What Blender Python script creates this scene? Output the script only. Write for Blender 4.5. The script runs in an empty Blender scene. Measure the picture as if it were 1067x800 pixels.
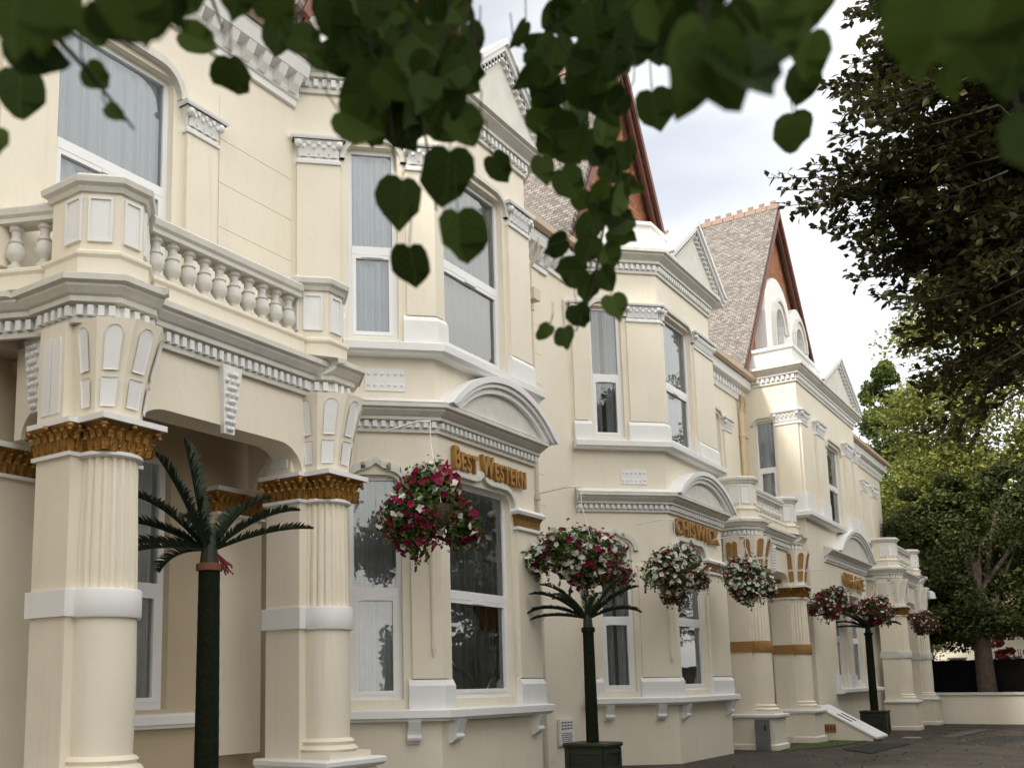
import bpy, math, random
import numpy as np
from mathutils import Vector, Matrix
from mathutils.geometry import tessellate_polygon
random.seed(7); rng = np.random.default_rng(7)
R_ = math.radians
scn = bpy.context.scene
C = scn.collection

# ------------------------------------------------------------------ camera
F_PX = 1057.0; YAW = 0.6127; PIT = 0.1513; ROL = -0.0156; CX = 432.1; CY = 551.6     # shift lens: verticals stay almost upright
EYE = np.array([0.568, 0.3355, 1.76])
_f = np.array([math.cos(YAW)*math.cos(PIT), math.sin(YAW)*math.cos(PIT), math.sin(PIT)])
_r0 = np.array([math.sin(YAW), -math.cos(YAW), 0]); _u0 = np.cross(_r0, _f)
_r = math.cos(ROL)*_r0 + math.sin(ROL)*_u0
_u = -math.sin(ROL)*_r0 + math.cos(ROL)*_u0
cd = bpy.data.cameras.new('camera'); cam = bpy.data.objects.new('camera', cd); C.objects.link(cam)
M = Matrix(((_r[0], _u[0], -_f[0], EYE[0]), (_r[1], _u[1], -_f[1], EYE[1]), (_r[2], _u[2], -_f[2], EYE[2]), (0, 0, 0, 1)))
cam.matrix_world = M
cd.sensor_width = 36; cd.lens = F_PX/1067*36; cd.clip_start = 0.05; cd.clip_end = 1500
cd.shift_x = (533.5-CX)/1067; cd.shift_y = (CY-400)/1067
cd.dof.use_dof = True; cd.dof.focus_distance = 16; cd.dof.aperture_fstop = 3.6
scn.camera = cam

# ------------------------------------------------------------------ sky, sun, exposure
SUN_AZ = math.atan2(0.34, -0.94)      # direction towards the sun in plan
SUN_EL = R_(45)
w = bpy.data.worlds.new('World'); scn.world = w; w.use_nodes = True
nt = w.node_tree; bg = nt.nodes['Background']
sky = nt.nodes.new('ShaderNodeTexSky'); sky.sky_type = 'NISHITA'; sky.sun_disc = False
sky.sun_elevation = SUN_EL; sky.sun_rotation = math.pi/2 - SUN_AZ
sky.air_density = 1.0; sky.dust_density = 3.0; sky.ozone_density = 0.7
tc = nt.nodes.new('ShaderNodeTexCoord')
mp = nt.nodes.new('ShaderNodeMapping'); mp.inputs['Scale'].default_value = (1.6, 1.6, 4.5); mp.inputs['Location'].default_value = (3.1, 1.2, 0.4)
nz = nt.nodes.new('ShaderNodeTexNoise'); nz.inputs['Scale'].default_value = 1.1; nz.inputs['Detail'].default_value = 4; nz.inputs['Roughness'].default_value = 0.5
cr = nt.nodes.new('ShaderNodeValToRGB'); cr.color_ramp.elements[0].position = 0.22; cr.color_ramp.elements[1].position = 0.95
cr.color_ramp.elements[0].color = (0.17, 0.17, 0.17, 1)
mx = nt.nodes.new('ShaderNodeMix'); mx.data_type = 'RGBA'; mx.inputs['B'].default_value = (17.4, 16.9, 15.7, 1)
L = nt.links
L.new(tc.outputs['Generated'], mp.inputs['Vector']); L.new(mp.outputs[0], nz.inputs['Vector']); sx = nt.nodes.new('ShaderNodeSeparateXYZ'); L.new(tc.outputs['Generated'], sx.inputs[0])      # extra brightness added to the unseen street-side sky to lift the facade
mb = nt.nodes.new('ShaderNodeMath'); mb.operation = 'MULTIPLY_ADD'; mb.inputs[1].default_value = -0.36
L.new(sx.outputs['Y'], mb.inputs[0]); L.new(nz.outputs[0], mb.inputs[2]); L.new(mb.outputs[0], cr.inputs[0])
L.new(cr.outputs[0], mx.inputs['Factor']); L.new(sky.outputs[0], mx.inputs['A']); L.new(mx.outputs['Result'], bg.inputs['Color'])
bg.inputs['Strength'].default_value = 0.1
sd = bpy.data.lights.new('sun', 'SUN'); sd.energy = 2.4; sd.angle = R_(9); sd.color = (1, 0.95, 0.86)
so = bpy.data.objects.new('sun', sd); C.objects.link(so)
sdir = Vector((math.cos(SUN_AZ)*math.cos(SUN_EL), math.sin(SUN_AZ)*math.cos(SUN_EL), math.sin(SUN_EL)))
so.rotation_euler = sdir.to_track_quat('Z', 'Y').to_euler(); so.location = (0, 0, 40)
vs = scn.view_settings
vs.view_transform = 'Standard'; vs.look = 'None'; vs.exposure = 0.61; vs.gamma = 1

# ------------------------------------------------------------------ helpers
def ray(x, y): return _r*(x-CX) - _u*(y-CY) + _f*F_PX
def at(x, y, Y): d = ray(x, y); return EYE + d*((Y-EYE[1])/d[1])            # point of the photo's ray on the plane Y
def atd(x, y, dist): d = ray(x, y); return EYE + d*(dist/F_PX)     # ... at a depth

def newmat(name, col, rough=0.6, metal=0.0, var=0.06, scale=3.0, bump=0.0, bscale=40.0, spec=0.4):
    m = bpy.data.materials.new(name); m.use_nodes = True
    n = m.node_tree.nodes; l = m.node_tree.links; p = n['Principled BSDF']
    p.inputs['Roughness'].default_value = rough; p.inputs['Metallic'].default_value = metal
    p.inputs['Specular IOR Level'].default_value = spec
    g = n.new('ShaderNodeNewGeometry')
    t = n.new('ShaderNodeTexNoise'); t.inputs['Scale'].default_value = scale; t.inputs['Detail'].default_value = 6; t.inputs['Roughness'].default_value = 0.65
    l.new(g.outputs['Position'], t.inputs['Vector'])
    r = n.new('ShaderNodeValToRGB'); r.color_ramp.elements[0].position = 0.3; r.color_ramp.elements[1].position = 0.7
    r.color_ramp.elements[0].color = tuple(c*(1-var) for c in col)+(1,); r.color_ramp.elements[1].color = tuple(min(1, c*(1+var)) for c in col)+(1,)
    l.new(t.outputs[0], r.inputs[0]); l.new(r.outputs[0], p.inputs['Base Color'])
    if bump:
        t2 = n.new('ShaderNodeTexNoise'); t2.inputs['Scale'].default_value = bscale; t2.inputs['Detail'].default_value = 5
        l.new(g.outputs['Position'], t2.inputs['Vector'])
        b = n.new('ShaderNodeBump'); b.inputs['Strength'].default_value = bump; b.inputs['Distance'].default_value = 0.02
        l.new(t2.outputs[0], b.inputs['Height']); l.new(b.outputs[0], p.inputs['Normal'])
    m['_ramp'] = r.name
    return m

def weather(m, dirt, amount=0.25):
    """rain streaks and grime: vertical stretched noise mixed over the paint colour"""
    n = m.node_tree.nodes; l = m.node_tree.links; p = n['Principled BSDF']; r = n[m['_ramp']]
    g = n.new('ShaderNodeNewGeometry'); mp = n.new('ShaderNodeMapping'); mp.inputs['Scale'].default_value = (2.6, 2.6, 0.6)
    t = n.new('ShaderNodeTexNoise'); t.inputs['Scale'].default_value = 1.5; t.inputs['Detail'].default_value = 8; t.inputs['Roughness'].default_value = 0.7
    l.new(g.outputs['Position'], mp.inputs['Vector']); l.new(mp.outputs[0], t.inputs['Vector'])
    rp = n.new('ShaderNodeMapRange'); rp.inputs['From Min'].default_value = 0.5; rp.inputs['From Max'].default_value = 0.78
    rp.inputs['To Max'].default_value = amount
    l.new(t.outputs[0], rp.inputs['Value'])
    mp2 = n.new('ShaderNodeMapping'); mp2.inputs['Scale'].default_value = (11, 11, 0.4); t2 = n.new('ShaderNodeTexNoise'); t2.inputs['Scale'].default_value = 1.6; t2.inputs['Detail'].default_value = 5
    l.new(g.outputs['Position'], mp2.inputs['Vector']); l.new(mp2.outputs[0], t2.inputs['Vector'])
    t3 = n.new('ShaderNodeTexNoise'); t3.inputs['Scale'].default_value = 0.8; t3.inputs['Detail'].default_value = 3; l.new(g.outputs['Position'], t3.inputs['Vector'])
    r2 = n.new('ShaderNodeMapRange'); r2.inputs['From Min'].default_value = 0.54; r2.inputs['From Max'].default_value = 0.74; l.new(t2.outputs[0], r2.inputs['Value'])
    r3 = n.new('ShaderNodeMapRange'); r3.inputs['From Min'].default_value = 0.5; r3.inputs['From Max'].default_value = 0.66; r3.inputs['To Max'].default_value = amount*1.7; l.new(t3.outputs[0], r3.inputs['Value'])
    mu = n.new('ShaderNodeMath'); mu.operation = 'MULTIPLY_ADD'; mu.use_clamp = True; l.new(r2.outputs[0], mu.inputs[0]); l.new(r3.outputs[0], mu.inputs[1]); l.new(rp.outputs[0], mu.inputs[2])
    mx = n.new('ShaderNodeMix'); mx.data_type = 'RGBA'; mx.inputs['B'].default_value = dirt+(1,)
    l.new(mu.outputs[0], mx.inputs['Factor']); l.new(r.outputs[0], mx.inputs['A']); l.new(mx.outputs['Result'], p.inputs['Base Color'])
    return m

def leafmat(name, c1, c2, trans=0.35, rough=0.5):
    m = bpy.data.materials.new(name); m.use_nodes = True
    n = m.node_tree.nodes; l = m.node_tree.links; p = n['Principled BSDF']; out = n['Material Output']
    g = n.new('ShaderNodeNewGeometry'); r = n.new('ShaderNodeValToRGB')
    r.color_ramp.elements[0].color = c1+(1,); r.color_ramp.elements[1].color = c2+(1,)
    l.new(g.outputs['Random Per Island'], r.inputs[0]); l.new(r.outputs[0], p.inputs['Base Color'])
    p.inputs['Roughness'].default_value = rough; p.inputs['Specular IOR Level'].default_value = 0.2
    t = n.new('ShaderNodeBsdfTranslucent'); l.new(r.outputs[0], t.inputs['Color'])
    mx = n.new('ShaderNodeMixShader'); mx.inputs[0].default_value = trans
    l.new(p.outputs[0], mx.inputs[1]); l.new(t.outputs[0], mx.inputs[2]); l.new(mx.outputs[0], out.inputs['Surface'])
    return m

CREAM = weather(newmat('cream_stucco', (0.80, 0.735, 0.61), 0.55, var=0.035, scale=0.9, bump=0.16, bscale=14), (0.50, 0.44, 0.35), 0.17)
WHITE = weather(newmat('white_paint', (0.80, 0.80, 0.79), 0.5, var=0.03, scale=2, bump=0.08, bscale=30), (0.55, 0.53, 0.48), 0.13)
GREYW = weather(newmat('weathered_white_stone', (0.66, 0.64, 0.585), 0.6, var=0.08, scale=4, bump=0.15, bscale=35), (0.40, 0.37, 0.31), 0.25)
UPVC = newmat('white_frame', (0.82, 0.83, 0.84), 0.35, var=0.02)
GOLD = newmat('gilded_paint', (0.30, 0.15, 0.035), 0.32, 0.55, var=0.3, scale=14, bump=0.5, bscale=45)
ORANGE = newmat('ochre_paint', (0.33, 0.175, 0.052), 0.55, 0, var=0.12, scale=9)
LETTER = newmat('gold_letters', (0.40, 0.21, 0.05), 0.38, 0.45, var=0.12, scale=10)
TERRA = newmat('terracotta', (0.34, 0.13, 0.06), 0.75, var=0.2, scale=12, bump=0.2)
RIDGE = newmat('ridge_tile', (0.29, 0.205, 0.155), 0.7, var=0.2, scale=10)
BARGE = newmat('dark_red_timber', (0.17, 0.065, 0.045), 0.6, var=0.2)
INTER = newmat('dim_interior', (0.10, 0.10, 0.10), 0.9)
ASPH = newmat('asphalt', (0.050, 0.041, 0.032), 0.9, var=0.45, scale=0.9, bump=0.5, bscale=120)
GREEN = newmat('dark_green_paint', (0.019, 0.025, 0.012), 0.6, var=0.3, scale=8, bump=0.15)
TURF = newmat('matted_green_fibre', (0.012, 0.017, 0.008), 0.95, var=0.5, scale=26, bump=0.9, bscale=90, spec=0.1)
LEAD = newmat('lead_grey', (0.22, 0.22, 0.22), 0.5, var=0.15)
BLACK = newmat('black_timber', (0.006, 0.006, 0.006), 0.95, spec=0.1, var=0.3, scale=6)
BARK = newmat('bark', (0.085, 0.062, 0.045), 0.9, var=0.4, scale=7, bump=0.8, bscale=18)
TWIG = newmat('twig', (0.035, 0.03, 0.018), 0.8, var=0.3, scale=20)
MAT_G = newmat('artificial_grass', (0.055, 0.085, 0.018), 0.95, var=0.35, scale=18, bump=0.8, bscale=200)
RUBBER = newmat('rubber_mat', (0.018, 0.019, 0.022), 0.9, var=0.2, bump=0.5, bscale=150)
STEEL = newmat('grey_cabinet', (0.16, 0.165, 0.17), 0.45, 0.3, var=0.12)
INK = newmat('ink', (0.06, 0.07, 0.12), 0.6)
WICKER = newmat('basket_liner', (0.10, 0.07, 0.04), 0.95, var=0.4, scale=30, bump=0.6)
TAN = newmat('tan_lampshade', (0.45, 0.27, 0.10), 0.8, var=0.2)
TILEBROWN = newmat('brown_tile', (0.17, 0.11, 0.08), 0.8, var=0.3, scale=14, bump=0.4, bscale=30)
FARWHITE = newmat('far_render', (0.80, 0.74, 0.60), 0.7)
CURT = newmat('net_curtain', (0.60, 0.62, 0.61), 0.85, var=0.05, scale=4)
CURTW = newmat('white_blind', (0.78, 0.84, 0.90), 0.8, var=0.03)
def veins(m):
    n = m.node_tree.nodes; l = m.node_tree.links; p = n['Principled BSDF']; src = p.inputs['Base Color'].links[0].from_socket
    a = n.new('ShaderNodeAttribute'); a.attribute_name = 'leaf_uv'; x = n.new('ShaderNodeSeparateXYZ'); l.new(a.outputs['Vector'], x.inputs[0])
    def mth(op, i0, i1=None):
        q = n.new('ShaderNodeMath'); q.operation = op
        for k, v in enumerate((i0, i1)):
            if v is None: continue
            if hasattr(v, 'links'): l.new(v, q.inputs[k])
            else: q.inputs[k].default_value = v
        return q.outputs[0]
    u = mth('ABSOLUTE', x.outputs['X']); mid = mth('LESS_THAN', u, 0.014)
    f = mth('FRACT', mth('MULTIPLY', mth('SUBTRACT', x.outputs['Y'], mth('MULTIPLY', u, 0.75)), 6.5)); side = mth('LESS_THAN', f, 0.085)
    v = mth('MULTIPLY', mth('MAXIMUM', mid, side), 0.55)
    mx = n.new('ShaderNodeMix'); mx.data_type = 'RGBA'; mx.inputs['B'].default_value = (0.13, 0.19, 0.05, 1); l.new(v, mx.inputs['Factor']); l.new(src, mx.inputs['A']); l.new(mx.outputs['Result'], p.inputs['Base Color'])
    return m
LIME = leafmat('lime_leaf', (0.020, 0.040, 0.008), (0.078, 0.128, 0.02), 0.22, 0.65)
BEECH = leafmat('beech_leaf', (0.024, 0.027, 0.010), (0.082, 0.078, 0.024), 0.3)
SUNNY = leafmat('maple_leaf', (0.12, 0.155, 0.03), (0.34, 0.35, 0.095), 0.35)
DARKL = leafmat('dark_leaf', (0.028, 0.046, 0.014), (0.10, 0.118, 0.034), 0.25)
CONIF = leafmat('conifer_leaf', (0.07, 0.11, 0.025), (0.16, 0.20, 0.06), 0.25)
REDL = leafmat('red_leaf', (0.12, 0.02, 0.02), (0.22, 0.05, 0.04), 0.25)
FROND = leafmat('frond', (0.014, 0.026, 0.012), (0.03, 0.045, 0.022), 0.12, 0.45)
BASKL = leafmat('basket_leaf', (0.035, 0.065, 0.012), (0.10, 0.15, 0.03), 0.3)
PETR = leafmat('red_petal', (0.16, 0.006, 0.035), (0.36, 0.02, 0.095), 0.3)
PETD = leafmat('purple_petal', (0.10, 0.006, 0.03), (0.24, 0.012, 0.06), 0.25)
PETW = leafmat('white_petal', (0.74, 0.74, 0.66), (0.86, 0.86, 0.80), 0.3)

def slatemat():
    m = newmat('silver_shingle', (0.33, 0.27, 0.225), 0.62, var=0.25, scale=5)
    n = m.node_tree.nodes; l = m.node_tree.links; p = n['Principled BSDF']
    uv = n.new('ShaderNodeUVMap'); b = n.new('ShaderNodeTexBrick')
    b.inputs['Scale'].default_value = 1; b.inputs['Brick Width'].default_value = 0.17; b.inputs['Row Height'].default_value = 0.10
    b.inputs['Mortar Size'].default_value = 0.012; b.offset = 0.5
    b.inputs['Color1'].default_value = (0.15, 0.135, 0.12, 1); b.inputs['Color2'].default_value = (0.31, 0.285, 0.255, 1); b.inputs['Mortar'].default_value = (0.10, 0.08, 0.07, 1)
    l.new(uv.outputs[0], b.inputs['Vector'])
    t = n.new('ShaderNodeTexNoise'); t.inputs['Scale'].default_value = 7; t.inputs['Detail'].default_value = 6
    l.new(uv.outputs[0], t.inputs['Vector'])
    mx = n.new('ShaderNodeMix'); mx.data_type = 'RGBA'; mx.blend_type = 'OVERLAY'; mx.inputs['Factor'].default_value = 0.8
    l.new(b.outputs['Color'], mx.inputs['A']); l.new(t.outputs[0], mx.inputs['B']); l.new(mx.outputs['Result'], p.inputs['Base Color'])
    bp = n.new('ShaderNodeBump'); bp.inputs['Strength'].default_value = 0.8; bp.inputs['Distance'].default_value = 0.03
    l.new(b.outputs['Color'], bp.inputs['Height']); l.new(bp.outputs[0], p.inputs['Normal'])
    return m
SLATE = slatemat()
def tilehung():
    m = newmat('hung_tile', (0.33, 0.12, 0.05), 0.75)
    n = m.node_tree.nodes; l = m.node_tree.links; p = n['Principled BSDF']
    uv = n.new('ShaderNodeUVMap'); b = n.new('ShaderNodeTexBrick')
    b.inputs['Scale'].default_value = 1; b.inputs['Brick Width'].default_value = 0.22; b.inputs['Row Height'].default_value = 0.12; b.inputs['Mortar Size'].default_value = 0.01
    b.inputs['Color1'].default_value = (0.24, 0.075, 0.03, 1); b.inputs['Color2'].default_value = (0.42, 0.17, 0.075, 1); b.inputs['Mortar'].default_value = (0.08, 0.035, 0.02, 1)
    l.new(uv.outputs[0], b.inputs['Vector']); l.new(b.outputs['Color'], p.inputs['Base Color'])
    return m
TILES = tilehung()
def glassmat():
    m = bpy.data.materials.new('window_glass'); m.use_nodes = True
    n = m.node_tree.nodes; l = m.node_tree.links; out = n['Material Output']; n.remove(n['Principled BSDF'])
    g = n.new('ShaderNodeBsdfGlossy'); g.inputs['Roughness'].default_value = 0.015; g.inputs['Color'].default_value = (0.95, 0.97, 1, 1)
    t = n.new('ShaderNodeBsdfTransparent'); t.inputs['Color'].default_value = (0.86, 0.88, 0.88, 1)
    f = n.new('ShaderNodeFresnel'); f.inputs['IOR'].default_value = 2.1
    tx = n.new('ShaderNodeTexNoise'); tx.inputs['Scale'].default_value = 1.3
    ge = n.new('ShaderNodeNewGeometry'); l.new(ge.outputs['Position'], tx.inputs['Vector'])
    b = n.new('ShaderNodeBump'); b.inputs['Strength'].default_value = 0.25; b.inputs['Distance'].default_value = 0.012
    l.new(tx.outputs[0], b.inputs['Height']); l.new(b.outputs[0], g.inputs['Normal'])
    mx = n.new('ShaderNodeMixShader'); l.new(f.outputs[0], mx.inputs[0]); l.new(t.outputs[0], mx.inputs[1]); l.new(g.outputs[0], mx.inputs[2])
    l.new(mx.outputs[0], out.inputs['Surface'])
    return m
GLASS = glassmat()
SHADEST = newmat('shade_toned_stucco', (0.52, 0.43, 0.31), 0.6, var=0.05, scale=1.5, bump=0.12, bscale=25)  # darker tan than the facade: the porch's deep shade put into the colour
CURTD = newmat('grey_curtain', (0.74, 0.76, 0.75), 0.9, var=0.1, scale=4)

class MB:
    """collects geometry in world coordinates; build() links ONE mesh object under a parent whose world origin is org"""
    def __init__(s): s.v = []; s.f = []; s.cuts = []
    def cut(s): s.cuts.append((len(s.v), len(s.f))); return s
    def add(s, vs, fs):
        o = len(s.v); s.v += [tuple(map(float, p)) for p in vs]; s.f += [tuple(i+o for i in f) for f in fs]
        return s
    def box(s, x0, x1, y0, y1, z0, z1):
        return s.add([(x0, y0, z0), (x1, y0, z0), (x1, y1, z0), (x0, y1, z0), (x0, y0, z1), (x1, y0, z1), (x1, y1, z1), (x0, y1, z1)],
                     [(3, 2, 1, 0), (4, 5, 6, 7), (0, 1, 5, 4), (1, 2, 6, 5), (2, 3, 7, 6), (3, 0, 4, 7)])
    def loft(s, loops, caps=True):
        n = len(loops[0]); vs = [p for l in loops for p in l]; fs = []
        for k in range(len(loops)-1):
            for i in range(n):
                j = (i+1) % n; fs.append((k*n+i, k*n+j, (k+1)*n+j, (k+1)*n+i))
        if caps: fs.append(tuple(range(n-1, -1, -1))); fs.append(tuple((len(loops)-1)*n+i for i in range(n)))
        return s.add(vs, fs)
    def lathe(s, cx, cy, prof, n=32, mod=None, caps=True):
        loops = []
        for (r, z) in prof:
            loops.append([(cx+(r*(mod(a, z) if mod else 1))*math.cos(a), cy+(r*(mod(a, z) if mod else 1))*math.sin(a), z) for a in [2*math.pi*i/n for i in range(n)]])
        return s.loft(loops, caps)
    def tube(s, pts, radii, n=6):
        pts = [Vector(p) for p in pts]; loops = []
        if not hasattr(radii, '__len__'): radii = [radii]*len(pts)
        for i, p in enumerate(pts):
            d = (pts[min(i+1, len(pts)-1)]-pts[max(i-1, 0)]).normalized()
            a = d.cross(Vector((0, 0, 1)));
            if a.length < 0.05: a = d.cross(Vector((1, 0, 0)))
            a.normalize(); b = d.cross(a)
            loops.append([tuple(p+(a*math.cos(t)+b*math.sin(t))*radii[i]) for t in [2*math.pi*k/n for k in range(n)]])
        return s.loft(loops)
    def sphere(s, c, r, n=8, sc=(1, 1, 1)):
        prof = [(math.sin(math.pi*k/n)*1.0, -math.cos(math.pi*k/n)) for k in range(n+1)]
        loops = [[(c[0]+max(q, 1e-3)*r*sc[0]*math.cos(a), c[1]+max(q, 1e-3)*r*sc[1]*math.sin(a), c[2]+z*r*sc[2]) for a in [2*math.pi*i/(n+2) for i in range(n+2)]] for q, z in prof]
        return s.loft(loops)
    def sweep(s, path, prof, closed=False):
        """mouldings: profile (out, z) run along a plan path, outward = right of travel, mitred corners"""
        offs = miter(path, closed); n = len(path); m = len(prof); vs = []; fs = []
        for i in range(n):
            for (o, z) in prof: vs.append((path[i][0]+offs[i][0]*o, path[i][1]+offs[i][1]*o, z))
        for i in range(n if closed else n-1):
            j = (i+1) % n
            for k in range(m-1): fs.append((i*m+k, j*m+k, j*m+k+1, i*m+k+1))
        if not closed: fs.append(tuple(range(m))); fs.append(tuple((n-1)*m+k for k in range(m-1, -1, -1)))
        return s.add(vs, fs)
    def dentils(s, path, o0, o1, z0, z1, wd, gap, closed=False):
        offs = miter(path, closed); n = len(path); s.sweep(path, [(o0-.02, z0+.004), (o0+.006, z0+.004), (o0+.006, z1-.004), (o0-.02, z1-.004)])
        for i in range(n if closed else n-1):
            j = (i+1) % n; a = np.array(path[i])+np.array(offs[i])*o0; b = np.array(path[j])+np.array(offs[j])*o0
            d = b-a; Ln = np.hypot(*d)
            if Ln < wd*1.5: continue
            d /= Ln; nr = np.array([d[1], -d[0]]); k = max(1, int(round((Ln-gap*.5)/(wd+gap)))); st = Ln/k
            for q in range(k):
                c = a+d*(st*(q+.5)); p0 = c-d*wd/2; p1 = c+d*wd/2; q1 = p1+nr*(o1-o0); q0 = p0+nr*(o1-o0)
                s.loft([[(p[0], p[1], z) for p in (q0, q1, p1, p0)] for z in (z0, z1)])
        return s
    def prism(s, poly, fr, d0, d1):
        """2D polygon (s,z) on a face frame, from depth d0 to d1 along its outward normal"""
        A = [fr.pt(a, b, d0) for a, b in poly]; B = [fr.pt(a, b, d1) for a, b in poly]; n = len(poly); o = len(s.v)
        tri = tessellate_polygon([[Vector((a, b, 0)) for a, b in poly]])
        s.add(A+B, [tuple(i+n for i in t) for t in tri]+[t[::-1] for t in tri]+[(i, (i+1) % n, n+(i+1) % n, n+i) for i in range(n)])
        return s
    def wall(s, fr, outer, holes=(), reveal=0.16):
        loops = [outer]+list(holes); flat = [p for l in loops for p in l]
        tri = tessellate_polygon([[Vector((a, b, 0)) for a, b in l] for l in loops])
        s.add([fr.pt(a, b, 0) for a, b in flat], tri)
        for h in holes:
            n = len(h); s.add([fr.pt(a, b, 0) for a, b in h]+[fr.pt(a, b, -reveal) for a, b in h], [(i, (i+1) % n, n+(i+1) % n, n+i) for i in range(n)])
        return s
    def build(s, name, mat, parent=None, org=(0, 0, 0), smooth=False, uvf=None):
        if s.cuts:                     # each marked piece becomes an object of its own
            cs = [(0, 0)]+s.cuts+[(len(s.v), len(s.f))]; first = None
            for (a, b), (c, d) in zip(cs, cs[1:]):
                if c <= a: continue
                q = MB(); q.v = s.v[a:c]; q.f = [tuple(i-a for i in f) for f in s.f[b:d]]
                o = q.build(name, mat, parent, org, smooth, uvf); first = first or o
            return first
        me = bpy.data.meshes.new(name)
        me.from_pydata([(a-org[0], b-org[1], c-org[2]) for a, b, c in s.v], [], s.f)
        me.validate(); me.update()
        import bmesh
        bm = bmesh.new(); bm.from_mesh(me); (bmesh.ops.recalc_face_normals(bm, faces=bm.faces) if name != 'pane' else None); bm.to_mesh(me); bm.free()
        me.materials.append(mat)
        if uvf:
            ul = me.uv_layers.new()
            for lp in me.loops: ul.data[lp.index].uv = uvf(me.vertices[lp.vertex_index].co)
        if smooth:
            me.polygons.foreach_set('use_smooth', [True]*len(me.polygons))
            try: me.set_sharp_from_angle(angle=R_(38))
            except Exception: pass
        o = bpy.data.objects.new(name, me); C.objects.link(o)
        if parent is not None: o.parent = parent
        else: o.location = org
        return o

def miter(path, closed):
    n = len(path); out = []
    for i in range(n):
        def nr(a, b):
            d = np.array(path[b], float)-np.array(path[a], float); d /= np.hypot(*d); return np.array([d[1], -d[0]])
        if closed or 0 < i < n-1:
            n1 = nr((i-1) % n, i); n2 = nr(i, (i+1) % n); q = (n1+n2)/(1+n1@n2)
        elif i == 0: q = nr(0, 1)
        else: q = nr(n-2, n-1)
        out.append(q)
    return out

class Face:
    """vertical face running from plan point p to q; outward normal is right of travel"""
    def __init__(s, p, q):
        s.p = np.array(p, float); d = np.array(q, float)-s.p; s.L = float(np.hypot(*d)); s.d = d/s.L; s.n = np.array([s.d[1], -s.d[0]])
    def pt(s, a, z, o=0): q = s.p+s.d*a+s.n*o; return (q[0], q[1], z)
    def xy(s, a, o=0): q = s.p+s.d*a+s.n*o; return (q[0], q[1])

def empty(name, loc, label=None, cat=None, group=None, rz=0):
    o = bpy.data.objects.new(name, None); C.objects.link(o); o.location = loc; o.rotation_euler.z = rz; o.empty_display_size = 0.3
    if label: tag(o, label, cat, group)
    return o
def tag(o, label, cat, group=None, kind=None):
    o['label'] = label
    if cat: o['category'] = cat
    if group: o['group'] = group
    if kind: o['kind'] = kind
    return o
def struct(o): o['kind'] = 'structure'; return o
def copy_tree(o, parent=None):
    c = o.copy(); C.objects.link(c)
    if parent is not None: c.parent = parent
    for ch in list(o.children): copy_tree(ch, c)
    return c

# ------------------------------------------------------------------ ground and far setting
def gz(x): t = min(1, max(0, (x-27)/16)); return -0.2*t*t*(3-2*t)
g = MB(); xs = [-400, -60, -20]+list(range(-10, 60, 2))+[80, 140, 400, 900]; ys = [-500, -120, -30, -12, 0, 6, 11, 30, 120, 500]
g.add([(x, y, gz(x)) for x in xs for y in ys], [(i*len(ys)+j, (i+1)*len(ys)+j, (i+1)*len(ys)+j+1, i*len(ys)+j+1) for i in range(len(xs)-1) for j in range(len(ys)-1)])
struct(g.build('ground', ASPH))

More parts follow.
